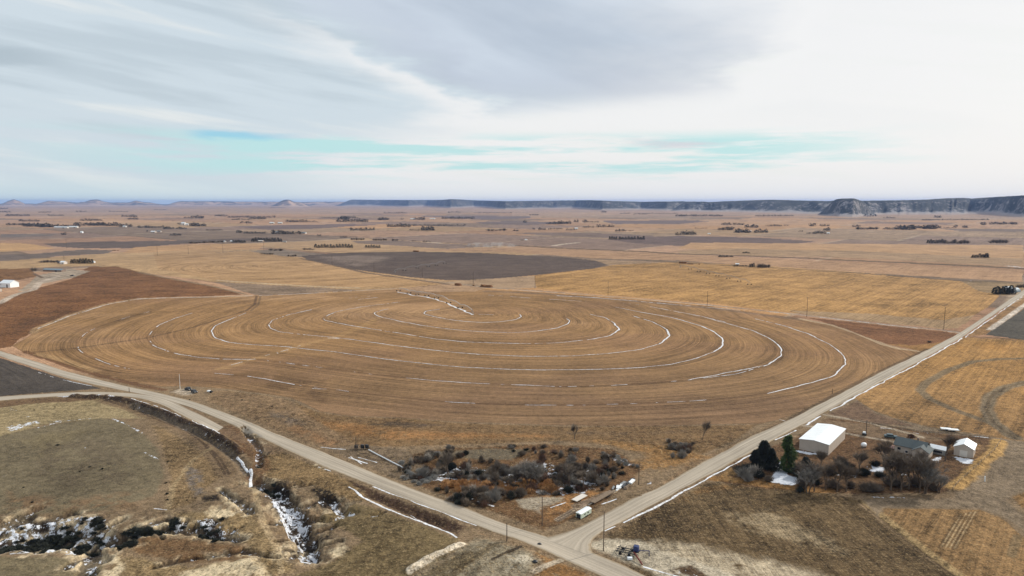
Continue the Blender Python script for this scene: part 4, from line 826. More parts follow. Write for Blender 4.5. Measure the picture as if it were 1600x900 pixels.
for (px, py, s) in TH:
    for k in range(4):
        if py > 758 and k > 1: continue
        spawn(rnd.choice(dk), at(px + rnd.uniform(-9, 9), py + rnd.uniform(-5, 5) - (5 if py < 758 else 0)), 'dark leafless bush in the thicket filling the hollow above the junction', 'bush', 'bushes in the hollow thicket', s=s * rnd.uniform(.5, 1.35), sz=s * rnd.uniform(.5, 1.5))
for k in range(34):
    px, py, _s = rnd.choice(TH[:60]); spawn(rnd.choice(BT2 + BT), at(px + rnd.uniform(-8, 8), py + rnd.uniform(-5, 3)), 'small leafless sapling rising out of the hollow thicket', 'sapling', 'saplings in the hollow thicket', s=rnd.uniform(.38, .75))
for (px, py, hp, lab) in [(700, 738, 42, 'slender leafless tree at the left end of the hollow thicket'), (826, 752, 60, 'tallest pale grey leafless tree in the middle of the hollow thicket'), (812, 746, 48, 'grey leafless tree just left of the tallest one in the thicket'), (842, 752, 46, 'grey leafless tree just right of the tallest one in the thicket'), (890, 756, 44, 'leafless tree toward the right end of the hollow thicket'), (775, 742, 34, 'low leafless tree left of centre in the hollow thicket'), (912, 764, 40, 'thin leafless tree nearest the white panel in the thicket'), (776, 768, 40, 'leafless tree on the near side of the hollow thicket')]:
    p = at(px, py); spawn(rnd.choice(BT2 if 800 < px < 850 else BT), p, lab, 'tree', s=hp * math.hypot(p.x, p.y, CH) / F / 7.5)
for (px, py, s) in [(640, 738, 1.2), (652, 742, 1.2), (630, 745, 1.0), (662, 748, 1.0), (672, 745, 1.3), (642, 728, 1.1), (632, 722, .9), (680, 740, 1.2), (650, 752, .9), (660, 733, 1), (960, 712, .9), (970, 717, .8), (980, 722, .9), (992, 727, .8), (945, 710, .8), (760, 738, .9), (778, 732, .8), (735, 740, .9), (1068, 692, .7), (1078, 697, .7)]:
    for k in range(2):
        spawn(BF_[0], at(px + rnd.uniform(-6, 6), py + rnd.uniform(-3, 3)), 'frosted grey-white bush at the edge of the hollow thicket', 'bush', 'frosted bushes beside the thicket', s=s * rnd.uniform(.7, 1))
for k in range(110):
    px = rnd.uniform(690, 868); py = rnd.uniform(748, 768)
    spawn(RD_[0], at(px, py), 'clump of dry orange reeds in the hollow', 'reeds', 'reed clumps in the hollow', s=rnd.uniform(1.0, 1.7))
p = at(898, 686); spawn(BT[0], p, 'lone bare tree at the near edge of the crop circle', 'tree', s=1.0)
p = at(1097, 687); o = spawn(BT[2], p, 'lone leaning bare tree near the right hand road', 'tree', s=1.35); o.rotation_euler = (0, R(13), R(0)); o.scale = (.8, .8, 1.35)
# sagebrush over the badlands
SG = [(15, 845, 30, 12, 34), (60, 835, 45, 18, 60), (110, 830, 55, 18, 60), (150, 815, 20, 8, 16), (135, 850, 40, 8, 20), (215, 828, 28, 4, 22), (240, 828, 26, 4, 20), (190, 854, 20, 5, 14), (270, 818, 14, 6, 12), (330, 832, 20, 12, 20), (430, 762, 28, 8, 28), (450, 790, 18, 24, 16), (500, 770, 20, 8, 18), (545, 782, 12, 6, 8), (500, 832, 20, 6, 14), (490, 848, 14, 12, 10), (522, 850, 5, 5, 6), (600, 795, 20, 5, 8), (320, 775, 20, 8, 10), (350, 790, 14, 6, 8), (380, 858, 30, 5, 10), (190, 890, 10, 8, 6), (250, 640, 40, 12, 0), (680, 805, 30, 8, 10), (640, 788, 20, 5, 8)]
ns = 0
for (px, py, w, h, n) in SG:
    for k in range(n):
        if ns >= 290: break
        x_ = px + rnd.gauss(0, .45) * w; y_ = py + rnd.gauss(0, .5) * h
        if y_ > 905 or x_ < -10: continue
        ns += 1; spawn(rnd.choice(SB), at(x_, y_), 'low dark sagebrush clinging to the eroded gullies of the foreground', 'sagebrush', 'sagebrush in the foreground gullies', s=rnd.uniform(1.0, 2.4), sz=rnd.uniform(.9, 1.8))
for (px, py, s, lab) in [(90, 696, 1.0, 'single dark shrub alone on the left pasture'), (403, 729, 2.0, 'dark round shrub at the end of the snowy ditch'), (1452, 535, 2.2, 'dark shrub in the corner by the right hand road')]:
    spawn(SB[0], at(px, py), lab, 'shrub', s=s)
for (px, py) in [(140, 730), (160, 733), (125, 737), (50, 785), (209, 640), (86, 636), (54, 641), (37, 762), (262, 722), (259, 755), (261, 772), (262, 781), (292, 782), (378, 628), (425, 640), (296, 625)]:
    spawn(SB[1], at(px, py), 'tiny dark tussock dotted over the left grassland', 'shrub', 'dark tussocks on the left grassland', s=rnd.uniform(.5, .9))
# mid-distance trees, one by one
far_e = [conifer('evergreen_tree', 7, 3.0, 120 + k, m_dark, 420, .6, .02, .9) for k in range(2)]
far_b = [bush('bare_tree', 8, 4.0, 130 + k, m_twig, 520, .10) for k in range(2)]
def row_of(px0, px1, py, hp, kind, n, label, py1=None, group=None, jit=.3):
    for k in range(n):
        t = (k + .5) / n; x_ = px0 + (px1 - px0) * t; y_ = py + ((py1 or py) - py) * t + rnd.uniform(-jit, jit)
        p = at(x_, y_); hh = hp * math.hypot(p.x, p.y) / F * rnd.uniform(.72, 1.05)
        pr = rnd.choice(far_e if kind == 'e' else far_b); base = 7 if kind == 'e' else 8
        w = max(hh / base, (px1 - px0) / n * math.hypot(p.x, p.y) / F / 5.2)
        spawn(pr, p, label, 'tree', group, s=w * (.9 if kind == 'e' else .8), sz=hh / base)
row_of(110, 146, 411.5, 6.5, 'e', 8, 'dark evergreen in the clipped row beside the left hilltop farmyard', group='evergreen row at the left farmyard')
row_of(49, 58, 423, 8, 'b', 2, 'bare grey tree beside the long blue-grey farm building', group='bare trees by the long farm building')
row_of(62, 92, 410, 4.5, 'b', 6, 'low bare tree behind the blue-grey farm building', group='low trees behind the farm building')
row_of(295, 350, 380.5, 4, 'b', 8, 'small bare tree in the left part of the village tree line', py1=378.5, group='trees of the left village line')
row_of(362, 384, 379, 3.6, 'e', 5, 'dark low evergreen between the two village tree groups', group='evergreens in the village')
row_of(393, 441, 377.5, 6, 'e', 11, 'dark evergreen in the tallest group of the village left of centre', group='evergreens at the village right end')
row_of(491, 552, 387, 6, 'e', 13, 'dark evergreen in the long dense windbreak above the left end of the dark field', group='dense windbreak above the dark field')
row_of(570, 595, 387, 4.6, 'e', 6, 'dark evergreen in the short gapped row right of the dense windbreak', group='short gapped evergreen row')
row_of(420, 442, 391.5, 4.5, 'b', 3, 'small bare tree on the rough ground behind the left crop circle', group='small trees behind the left circle')
row_of(473, 491, 390.5, 4.8, 'b', 4, 'bare tree at the edge of the pale strip left of the dark windbreak', group='bare trees by the pale strip')
row_of(407, 428, 397.5, 3.5, 'b', 5, 'brown scrub in the left draw behind the circle', group='scrub in the draw'); row_of(449, 463, 400.5, 3.5, 'b', 4, 'brown scrub in the right draw behind the circle', group='scrub at the draw end')
row_of(548, 570, 375, 5, 'b', 6, 'bare tree in the left clump of the creek tree line', group='left creek trees'); row_of(582, 605, 375.5, 4.4, 'b', 6, 'bare tree in the middle clump of the creek tree line', group='middle creek trees'); row_of(612, 622, 376, 4.5, 'b', 3, 'bare tree in the right clump of the creek tree line', group='right creek trees')
row_of(951, 965, 374, 5.5, 'e', 4, 'dark tree at the left end of the grove on the dark field edge', group='grove left end'); row_of(966, 1008, 374, 5, 'e', 9, 'dark tree in the grove behind the far dark circle', group='grove trees')
row_of(1170, 1179, 417, 5.5, 'e', 3, 'dark evergreen beside the lone farmstead behind the straw field', group='farmstead evergreens'); row_of(1183, 1203, 418, 8.5, 'b', 6, 'big bare tree at the lone farmstead behind the straw field', group='farmstead bare trees'); row_of(1145, 1168, 416, 3, 'b', 5, 'low shrub left of the lone farmstead', group='farmstead shrubs')
row_of(1122, 1145, 401.5, 2.5, 'e', 4, 'low dark tree by the creek left of the farmstead', group='low creek trees'); row_of(1160, 1172, 395.5, 2, 'e', 3, 'low dark bush beyond the creek', group='bushes beyond the creek')
row_of(1448, 1474, 380, 5.5, 'e', 6, 'ragged dark tree at the left end of the right hand grove', group='ragged grove trees'); row_of(1474, 1514, 380.5, 7.5, 'b', 8, 'dense bare tree in the big rounded right hand grove', group='rounded grove trees')
row_of(1545, 1574, 379.5, 6.5, 'b', 6, 'dense bare tree in the isolated block of trees near the right edge', group='isolated block of trees')
row_of(1518, 1544, 402.5, 5, 'e', 5, 'black-green evergreen in the low clump near the right edge', group='low evergreen clump'); row_of(1538, 1545, 402.5, 7, 'e', 1, 'tallest black-green evergreen at the end of the low clump near the right edge')
row_of(1552, 1586, 459, 10, 'e', 8, 'large dark evergreen beside the roadside farm at the right edge', group='roadside farm evergreens', jit=1); row_of(1588, 1602, 449, 7, 'b', 3, 'bare tree behind the roadside farm at the right edge', group='roadside farm bare trees')
row_of(760, 791, 360.5, 5, 'b', 5, 'slender bare tree standing alone on the tan plain at the centre', group='slender trees at the centre')
row_of(1338, 1372, 358.5, 5, 'b', 7, 'thin bare tree in the sparse line on the right plain', group='sparse line of trees'); row_of(802, 810, 361, 3.5, 'b', 2, 'small round bare tree on the plain right of the slender trees', group='small trees at the centre')
# remaining distant belts read as one mass
W = MB()
belts = [(0, 12, 327, 2), (8, 47, 337.5, 2.5), (0, 17, 332, 2), (75, 100, 337, 2), (30, 62, 346, 2.5), (10, 60, 352, 3), (35, 80, 354, 4.5), (60, 125, 355, 4), (115, 165, 352.5, 4), (125, 160, 345, 3), (165, 185, 353, 5), (185, 206, 354.5, 4.5), (200, 216, 343, 3), (190, 215, 339, 3), (215, 265, 356, 3), (255, 272, 358, 3.5), (96, 104, 367, 3.5), (229, 231, 362, 2), (265, 284, 368, 3.5), (140, 165, 352, 4), (287, 300, 341, 2.5), (300, 318, 341, 4), (335, 355, 338, 3), (355, 430, 340, 2.6), (362, 390, 343.5, 2.5), (390, 415, 342.5, 4), (278, 283, 351, 4), (297, 322, 353.5, 5), (275, 292, 358, 3.5), (375, 395, 349, 3), (447, 480, 347, 4), (480, 497, 347, 2.4), (322, 347, 360, 2), (369, 378, 364, 4), (380, 415, 365, 3.5), (425, 445, 365.5, 6), (440, 475, 366, 4.5), (495, 502, 368.5, 3), (525, 575, 346.5, 5), (533, 556, 340, 3), (530, 545, 343, 5), (590, 608, 344, 4.5), (626, 631, 343, 3), (647, 664, 343.5, 4.5), (690, 742, 342, 3.5), (605, 640, 354.5, 5.5), (640, 728, 353, 2.8), (547, 585, 360, 4.2), (640, 660, 360, 2.5), (658, 679, 360, 6.5), (531, 543, 371.5, 3.5), (643, 650, 377, 2.5), (660, 673, 378, 2.5), (827, 842, 336.5, 2.5), (817, 823, 348, 4), (853, 875, 350.5, 4), (873, 892, 350, 5.5), (897, 903, 347.5, 4.5), (912, 918, 347.5, 4.5), (919, 936, 347.5, 2.5), (832, 836, 359, 3.5), (840, 853, 359, 4), (856, 880, 358.5, 2.4), (884, 898, 359.5, 2.8), (910, 928, 355.5, 3.2), (932, 960, 355, 3.8), (962, 978, 361.5, 4.2), (978, 990, 361, 2), (940, 948, 332, 3), (968, 985, 334, 2), (990, 1010, 335, 2), (1055, 1070, 338, 3), (1055, 1064, 367, 4), (1064, 1087, 366.5, 5.5), (1122, 1145, 359.5, 5), (1127, 1143, 351.5, 3.5), (1145, 1163, 351.5, 3.2), (1163, 1185, 355.5, 4.4), (1148, 1172, 363.5, 6), (1178, 1199, 363.5, 5), (1196, 1222, 353.5, 3), (1224, 1233, 353, 1.6), (1265, 1273, 353.5, 4.5), (1281, 1296, 353.5, 3), (1260, 1276, 365.5, 2.5), (1272, 1290, 365, 4.5), (1287, 1297, 360.5, 5), (1247, 1255, 362, 2), (1331, 1344, 354.5, 3), (1379, 1400, 358.5, 3), (1398, 1416, 358.5, 5.5), (1412, 1430, 359, 6.5), (1431, 1441, 356.5, 4), (1442, 1463, 357.5, 5.5), (1465, 1471, 356.5, 3.5), (1475, 1495, 356.5, 1.6), (1490, 1496, 355, 3.5), (1532, 1541, 351.5, 4), (1545, 1590, 350.5, 3.4), (1503, 1512, 356, 3), (1085, 1105, 357, 1.6), (1460, 1470, 340, 3.5), (1350, 1370, 338, 3), (1380, 1400, 341, 2), (1440, 1545, 344, 2), (1060, 1130, 338, 3), (1180, 1240, 338, 2.4), (700, 720, 332, 2), (600, 636, 333, 2), (500, 560, 341, 2), (740, 800, 333, 1.6), (1003, 1060, 334, 1.5), (118, 135, 331, 1.6), (60, 80, 332, 1.6), (170, 200, 331, 1.4), (240, 260, 328, 1.4), (420, 445, 325, 1.2)]
for (x0, x1, y, hp) in belts:
    n = max(2, int((x1 - x0) / 1.9))
    for k in range(n):
        x_ = x0 + (x1 - x0) * (k + .5) / n + rnd.uniform(-.4, .4); p = at(x_, y + rnd.uniform(-.25, .25)); D_ = math.hypot(p.x, p.y)
        hh = hp * D_ / F * rnd.uniform(.55, 1.05); w = min(max(hh * .55, 1.0 * D_ / F), 3.0 * D_ / F)
        for q_ in range(26):
            a = rnd.uniform(0, 6.28); zz = rnd.random(); r = w * math.sqrt(max(0, 1 - (zz * 1.6 - .6) ** 2)) * rnd.uniform(.4, 1)
            c = Vector((p.x + math.cos(a) * r, p.y + math.sin(a) * r, p.z + hh * zz * .95)); s = max(w, hh) * .33
            u = Vector((rnd.uniform(-1, 1), rnd.uniform(-1, 1), rnd.uniform(-1, 1))).normalized(); v = Vector((rnd.uniform(-1, 1), rnd.uniform(-1, 1), rnd.uniform(-.2, 1))).normalized()
            W.add([c - u * s * .6, c + u * s * .6, c + v * s], [(0, 1, 2)])
        W.tube((p.x, p.y, p.z - .5), (p.x, p.y, p.z + hh * .8), w * .08, w * .04, 4, False)
wo = W.build('woodland', mat('far_woods', (66, 62, 52), var=.35, scale=.05)); tag(wo, 'distant dark tree belts scattered over the plain below the bluffs', kind='stuff')

# ================================================================== BUILDINGS
print('buildings')
m_wht = mat('white_metal', (236, 240, 240), .45, .05, .5); m_tan = mat('tan_siding', (184, 171, 156), .7, .06, 1); m_trim = mat('trim', (214, 206, 194), .6, .05)
m_shing = mat('dark_shingle', (84, 92, 92), .85, .2, 4); m_black = mat('black_paint', (34, 36, 38), .5, .2); m_steel = mat('galvanised', (150, 152, 150), .45, .12, 2, .6); m_wood = mat('weathered_wood', (122, 104, 84), .9, .25, 2); m_pole = mat('pole_wood', (84, 70, 58), .9, .2, 2)
m_glass = mat('window_glass', (44, 50, 56), .15, .1); m_hay = mat('hay', (126, 88, 54), .95, .25, .6); m_dk = mat('dark_paint', (56, 58, 60), .5, .1); m_blue = mat('blue_paint', (38, 52, 96), .5, .1); m_rust = mat('rusty_red', (110, 50, 40), .8, .25, 3); m_pink = mat('pinkish_deck', (182, 148, 136), .8, .1); m_concrete = mat('concrete', (186, 180, 168), .85, .1, 2); m_tyre = mat('tyre', (28, 28, 28), .9, .1)
m_boom = mat('bright_galvanised', (206, 204, 198), .5, .08, 2); m_blueg = mat('bluegrey_roof', (120, 136, 144), .6, .08, .5); m_green = mat('pale_green_metal', (190, 202, 184), .5, .06); m_brownwall = mat('brown_wall', (134, 116, 100), .8, .1, 1)
def axes(p00, p10):   # rotation that puts +x along this pair of photograph points
    a = G(*p00); b = G(*p10); return math.atan2(b[1] - a[1], b[0] - a[0]), math.hypot(b[0] - a[0], b[1] - a[1])
def gable(name, loc, rz, L, Wd, hw, hr, wall, roof, label, cat, over=.35, group=None, door=None, wins=(), ridge_x=True, roofth=.18):
    """walls with gable ends, roof as one folded slab; ridge along local x"""
    root = empty(name, loc, rz, label, cat, group); x, y = L / 2, Wd / 2; w = MB()
    w.add([(-x, -y, -.8), (x, -y, -.8), (x, y, -.8), (-x, y, -.8), (-x, -y, hw), (x, -y, hw), (x, y, hw), (-x, y, hw), (-x, 0, hw + hr), (x, 0, hw + hr)],
          [(0, 1, 5, 4), (2, 3, 7, 6), (1, 2, 6, 9, 5), (3, 0, 4, 8, 7), (4, 5, 9, 8), (6, 7, 8, 9)]); w.build('wall', wall, root)
    r = MB(); xo = x + over; yo = y + over; dz = hr * over / y; t = roofth
    r.add([(-xo, -yo, hw - dz + .02), (xo, -yo, hw - dz + .02), (xo, 0, hw + hr + .02), (-xo, 0, hw + hr + .02), (xo, yo, hw - dz + .02), (-xo, yo, hw - dz + .02),
           (-xo, -yo, hw - dz + t), (xo, -yo, hw - dz + t), (xo, 0, hw + hr + t), (-xo, 0, hw + hr + t), (xo, yo, hw - dz + t), (-xo, yo, hw - dz + t)],
          [(6, 7, 8, 9), (9, 8, 10, 11), (1, 0, 3, 2), (2, 3, 5, 4), (0, 1, 7, 6), (4, 5, 11, 10), (1, 2, 8, 7), (2, 4, 10, 8), (3, 0, 6, 9), (5, 3, 9, 11)]); r.build('roof', roof, root)
    for (side, pos_, z0, ww, hh, nm, mm) in wins:
        b = MB()
        if side in 'fb': b.box((pos_, (-y - .02) * (1 if side == 'f' else -1), z0 + hh / 2), (ww, .08, hh))
        else: b.box(((x + .02) * (1 if side == 'r' else -1), pos_, z0 + hh / 2), (.08, ww, hh))
        f_ = b.build(nm, mm, root)
        if nm == 'window':
            b = MB(); e = .12
            for q_ in (-1, 1):
                if side in 'fb':
                    s_ = -1 if side == 'f' else 1; b.box((pos_, s_ * (y + .05), z0 + hh / 2 + q_ * (hh / 2 + e / 2)), (ww + 2 * e, .1, e)); b.box((pos_ + q_ * (ww / 2 + e / 2), s_ * (y + .05), z0 + hh / 2), (e, .1, hh))
                else:
                    s_ = 1 if side == 'r' else -1; b.box((s_ * (x + .05), pos_, z0 + hh / 2 + q_ * (hh / 2 + e / 2)), (.1, ww + 2 * e, e)); b.box((s_ * (x + .05), pos_ + q_ * (ww / 2 + e / 2), z0 + hh / 2), (.1, e, hh))
            b.build('frame', m_trim, f_)
    return root
# big barn: near corner (1294,711), left corner (1247,708), right corner (1325,693)
def barn_from(pn, pl, pr):
    n = Vector(G(*pn)); l = Vector(G(*pl)); r = Vector(G(*pr)); return n, l, r
n, l, r_ = barn_from((1294.7, 711), (1248, 702.5), (1325.5, 691))
vx = (n - l); vy = (r_ - n); Lx = vx.length; rz = math.atan2(vx.y, vx.x) * .5 + (math.atan2(vy.y, vy.x) - math.pi / 2) * .5
Ly = vy.length * 1.2; print('barn', Lx, Ly, math.degrees(math.atan2(vx.y, vx.x)), math.degrees(math.atan2(vy.y, vy.x)))
ctr = l + vx * .5 + Vector((-math.sin(rz), math.cos(rz))) * Ly / 2
# ridge runs along the long local y, so the building is turned a quarter
B1 = gable('barn', (ctr.x, ctr.y, gz(ctr.x, ctr.y)), rz + math.pi / 2, Ly, Lx, 4.3, .65, m_tan, m_wht, 'large tan metal barn with a bright white roof beside the road', 'barn', .25,
           wins=[('b', -3.2, 0, 4.2, 3.6, 'door', m_trim)])
seam = MB()
for k in range(1, 9):
    xx = -Ly / 2 + Ly * k / 9
    for s_ in (-1, 1): seam.add([(xx - .05, s_ * (Lx / 2 + .25), 4.3 + .19), (xx + .05, s_ * (Lx / 2 + .25), 4.3 + .19), (xx + .05, 0, 4.95 + .24), (xx - .05, 0, 4.95 + .24)], [(0, 1, 2, 3)])
seam.build('roof_seam', m_trim, [c for c in B1.children if c.name.startswith('roof')][0])
# house
hz = rz - math.radians(4); pc = at(1424, 706)
gable('house', pc, hz, 10.5, 7.5, 3.0, 2.1, m_tan, m_shing, 'low tan house with dark shingled roof in the homestead', 'house', .5, wins=[('f', -3.6, 1.0, 1.2, 1.1, 'window', m_glass), ('f', -.9, .4, .9, .9, 'window', m_glass), ('l', 0, 1, 1.2, 1.1, 'window', m_glass)])
H_ = [o for o in col.objects if o.name == 'house'][0]
pm = MB(); pm.box((0, 0, 0), (.8, .8, 1.6)); c_ = pm.build('chimney', m_brownwall, H_); c_.location = (2, .8, 5.3)
g2 = MB(); x, y, hw = 2.8, 3.2, 2.7   # cross gable toward the viewer
g2.add([(-x, -7.2, -.5), (x, -7.2, -.5), (x, 0, -.5), (-x, 0, -.5), (-x, -7.2, hw), (x, -7.2, hw), (x, 0, hw), (-x, 0, hw), (0, -7.2, hw + 1.7), (0, 0, hw + 1.7)], [(0, 1, 5, 8, 4), (1, 2, 6, 5), (3, 0, 4, 7), (4, 8, 9, 7), (5, 6, 9, 8)])
o = g2.build('wall', m_tan, H_); o.location = (4.4, 1.5, 0)
g3 = MB(); t = .17; g3.add([(-x - .4, -7.6, hw - .2), (0, -7.6, hw + 1.75), (x + .4, -7.6, hw - .2), (-x - .4, 0, hw - .2), (0, 0, hw + 1.75), (x + .4, 0, hw - .2), (-x - .4, -7.6, hw - .2 + t), (0, -7.6, hw + 1.75 + t), (x + .4, -7.6, hw - .2 + t), (-x - .4, 0, hw - .2 + t), (0, 0, hw + 1.75 + t), (x + .4, 0, hw - .2 + t)],
       [(6, 7, 10, 9), (7, 8, 11, 10), (0, 3, 4, 1), (1, 4, 5, 2), (0, 1, 7, 6), (1, 2, 8, 7), (0, 6, 9, 3), (2, 5, 11, 8)])
o = g3.build('roof', m_shing, H_); o.location = (4.4, 1.5, 0)
dk_ = empty('deck', at(1402, 702), hz, 'pinkish wooden deck with steps at the left end of the house', 'deck'); b = MB(); b.box((0, 0, .55), (5, 4, .2)); b.build('floor', m_pink, dk_)
b = MB()
for k in range(9): b.box((-2.4 + k * .6, -1.95, 1.1), (.08, .08, .9))
b.box((0, -1.95, 1.6), (5, .1, .1)); b.box((-2.45, 0, 1.6), (.1, 4, .1)); b.build('railing', m_rust, dk_)
b = MB()
for k in range(3): b.box((-2.9 - k * .4, 0, .35 - k * .17), (.4, 2, .18))
b.build('steps', m_pink, dk_)
gh = gable('greenhouse', at(1466, 708), hz, 5.5, 4, 2.2, .9, m_steel, m_wht, 'small lean-to with pale roof beside the bare tree right of the house', 'lean-to', .2, wins=[('f', 0, .6, 3.6, 1.1, 'window', m_glass)])
n, l, r_ = barn_from((1518, 716.5), (1490, 710.5), (1526, 705.5)); vx = n - l; vy = r_ - n; z2 = math.atan2(vx.y, vx.x); print('shed', vx.length, vy.length, math.degrees(z2))
w2 = max(6.5, vx.length); z2 = rz; c2 = l + Vector((math.cos(z2), math.sin(z2))) * w2 / 2 + Vector((-math.sin(z2), math.cos(z2))) * 4
gable('shed', (c2.x, c2.y, gz(c2.x, c2.y)), z2 + math.pi / 2, 8.5, w2, 3.6, 1.6, m_tan, m_wht, 'small tan shed with snowy white gable roof right of the house', 'shed', .3, wins=[('l', 0, 0, 2.6, 2.6, 'door', m_trim), ('f', 1, 1.2, .9, .8, 'window', m_glass)])
# fences of the yard
def fence(pts, label, h=1.1, sp=3.5, rails=2, mm=m_wood):
    Q = GP(pts); L = np.hypot(*np.diff(Q, axis=0).T).sum(); n = int(L / sp) + 1; Q = resample(Q, n); root = empty('fence', (Q[0][0], Q[0][1], gz(*Q[0])), 0, label, 'fence'); o0 = Vector(root.location)
    pp = [Vector((q[0], q[1], gz(*q))) - o0 for q in Q]
    if n > 100: pp = pp[::max(1, n // 95)]
    b0 = MB(); b0.tube((0, 0, -.2), (0, 0, h + .1), .07, .06, 5); pr = b0.build('post', mm, root); pr.location = pp[0]
    for q in pp[1:]:
        c = pr.copy(); col.objects.link(c); c.parent = root; c.location = q
    b = MB()
    for k in range(rails):
        for a, c in zip(pp[:-1], pp[1:]): b.tube(a + Vector((0, 0, h * (k + 1) / rails)), c + Vector((0, 0, h * (k + 1) / rails)), .022, None, 3, False)
    b.build('wire', m_steel, root)
fence([(1292, 654), (1370, 664), (1440, 676), (1500, 682), (1545, 685)], 'wire fence with wooden posts along the far side of the homestead')
fence([(1565, 690), (1553, 708), (1520, 738), (1488, 768)], 'wire fence along the straw coloured bank right of the homestead')
fence([(770, 450), (850, 455), (950, 462), (1105, 477), (1260, 493), (1390, 508), (1500, 520)], 'long wire fence between the crop circle and the straw field', sp=7)
fence([(1510, 531), (1540, 531), (1600, 535)], 'short dark fence crossing right of the road below the ploughed field', sp=6)
fence([(1225, 669), (1180, 690), (1120, 720), (1060, 750)], 'sparse wire fence beside the left verge of the right hand road', sp=8) if False else None

# ---- utility poles
def pole(px, py, ytop, label, arm=True, white=False, rz=R(50), group=None):
    p = at(px, py); D_ = math.hypot(p.x, p.y, CH); h = (py - ytop) * D_ / F / math.cos(PITCH + math.atan((py - 450) / F)) * .985
    root = empty('utility_pole', p, rz, label, 'utility pole', group); mm = m_wht if white else m_pole; r0 = (.13 + p.y * .00008) * (.6 if white else 1)
    MB().tube((0, 0, -1), (0, 0, h), r0 * 1.15, r0 * .75, 7).build('post', mm, root)
    if arm:
        MB().box((0, .12, h - .7), (2.4, .12, .14)).build('crossarm', mm, root)
        for q_ in (-1.05, 0, 1.05): MB().tube((q_, .12, h - .62), (q_, .12, h - .36 + (.5 if q_ == 0 else 0)), .05, .035, 5).build('insulator', m_steel, root)
    return root, h
PL = [(1474.5, 515, 485, 'utility pole nearest the right hand road, last of the row along the circle'), (1260.5, 495.5, 466.5, 'utility pole between the circle and the straw field, left of the one by the road'), (1105, 478, 455.5, 'utility pole in front of the left part of the straw field'), (950, 462, 440, 'utility pole at the far edge of the circle right of the haystacks'), (836, 450.5, 430.5, 'utility pole at the left corner of the straw field'), (739.5, 443.5, 424.5, 'utility pole standing between the two haystacks'), (660, 434, 418, 'utility pole in front of the dark ploughed circle with a wide crossarm'), (584.5, 425.5, 409, 'utility pole at the left part of the dark ploughed circle'), (519, 415, 399.5, 'utility pole at the left tip of the dark ploughed circle'), (412.5, 392, 379, 'utility pole in front of the village, right of two others'), (348.5, 395, 383, 'middle utility pole below the village'), (294.5, 397.5, 383.5, 'left utility pole below the village'), (246, 399, 385, 'utility pole left of the village on the tan strip'), (100.5, 411, 401, 'utility pole behind the left hilltop farmyard'), (104, 388, 376, 'far utility pole above the dark band on the left')]
for a in PL: pole(*a)
pole(847, 822, 781, 'tall brown utility pole in the grass left of the white trailer', arm=False); pole(943, 861, 807, 'thin pole standing at the corner of the road junction', arm=False); pole(792, 852, 826, 'short dark post on the near verge of the main road', arm=False)
pole(281.5, 608, 587, 'thin white pole beside the two parked vehicles', arm=False, white=True); pole(998, 756, 725, 'thin grey pole at the right end of the trailer yard', arm=False); pole(1353, 681, 660, 'utility pole in the homestead yard behind the barn')
pole(1300.5, 615, 608, 'short marker post in the field edge beside the right hand road', arm=False); pole(202, 612.5, 606.5, 'small marker post between the two roads on the left', arm=False)

# ---- centre pivots
def pivot(pts, label, hh=3.6, beam=.19, tw=.09, bm=None):
    P_ = [at(*p) for p in pts]; root = empty('pivot_irrigator', P_[0], 0, label, 'irrigator'); o0 = Vector(root.location); P_ = [p - o0 for p in P_]
    b = MB()
    for sx, sy in ((1, 1), (1, -1), (-1, 1), (-1, -1)): b.tube((sx * 1.4, sy * 1.4, 0), (sx * .2, sy * .2, hh + .4), .08)
    b.tube((0, 0, 0), (0, 0, hh + .5), .14); b.build('pivot_tower', m_steel, root)
    for k in range(len(P_) - 1):
        a = P_[k] + Vector((0, 0, hh)); c = P_[k + 1] + Vector((0, 0, hh)); d = (c - a); nrm = Vector((-d.y, d.x, 0)).normalized(); s = MB(); pts_ = []
        for j_ in range(9): t = j_ / 8; pts_.append(a.lerp(c, t) + Vector((0, 0, 4 * .045 * d.length * t * (1 - t))))
        for u, v in zip(pts_[:-1], pts_[1:]): s.tube(u, v, beam, None, 5, False)
        for j_ in range(1, 8):
            lo = [pts_[j_] + nrm * q_ * .8 - Vector((0, 0, 1.2)) for q_ in (-1, 1)]
            for e in lo: s.tube(pts_[j_], e, .035, None, 3, False)
            if j_ > 1:
                for e, f_ in zip(prev, lo): s.tube(e, f_, .025, None, 3, False)
            prev = lo
            s.tube(pts_[j_], pts_[j_] - Vector((0, 0, 2.3)), .018, None, 3, False)
        s.build('span', bm or m_boom, root)
        q = P_[k + 1]; nn_ = nrm; tw_ = MB()
        for q_ in (-1, 1): tw_.tube(q + nn_ * q_ * 2.2 + Vector((0, 0, .7)), q + Vector((0, 0, hh)), tw, None, 4)
        tw_.tube(q - nn_ * 2.2 + Vector((0, 0, .7)), q + nn_ * 2.2 + Vector((0, 0, .7)), tw, None, 4); fr = tw_.build('wheel_tower', m_steel, root)
        dd = d.normalized()
        for q_ in (-1, 1): MB().tube(q + nn_ * q_ * 2.2 + Vector((0, 0, .62)) - dd * .18, q + nn_ * q_ * 2.2 + Vector((0, 0, .62)) + dd * .18, .68, None, 12).build('wheel', m_tyre, fr)
    return P_, o0
pv = [(738, 490.5), (719, 481.5), (701, 474), (682, 466.5), (667, 462.8), (652, 461.2), (639, 458.8), (622.5, 455)]
pivot(pv, 'long irrigation boom on wheeled towers reaching out from the centre of the crop circle')

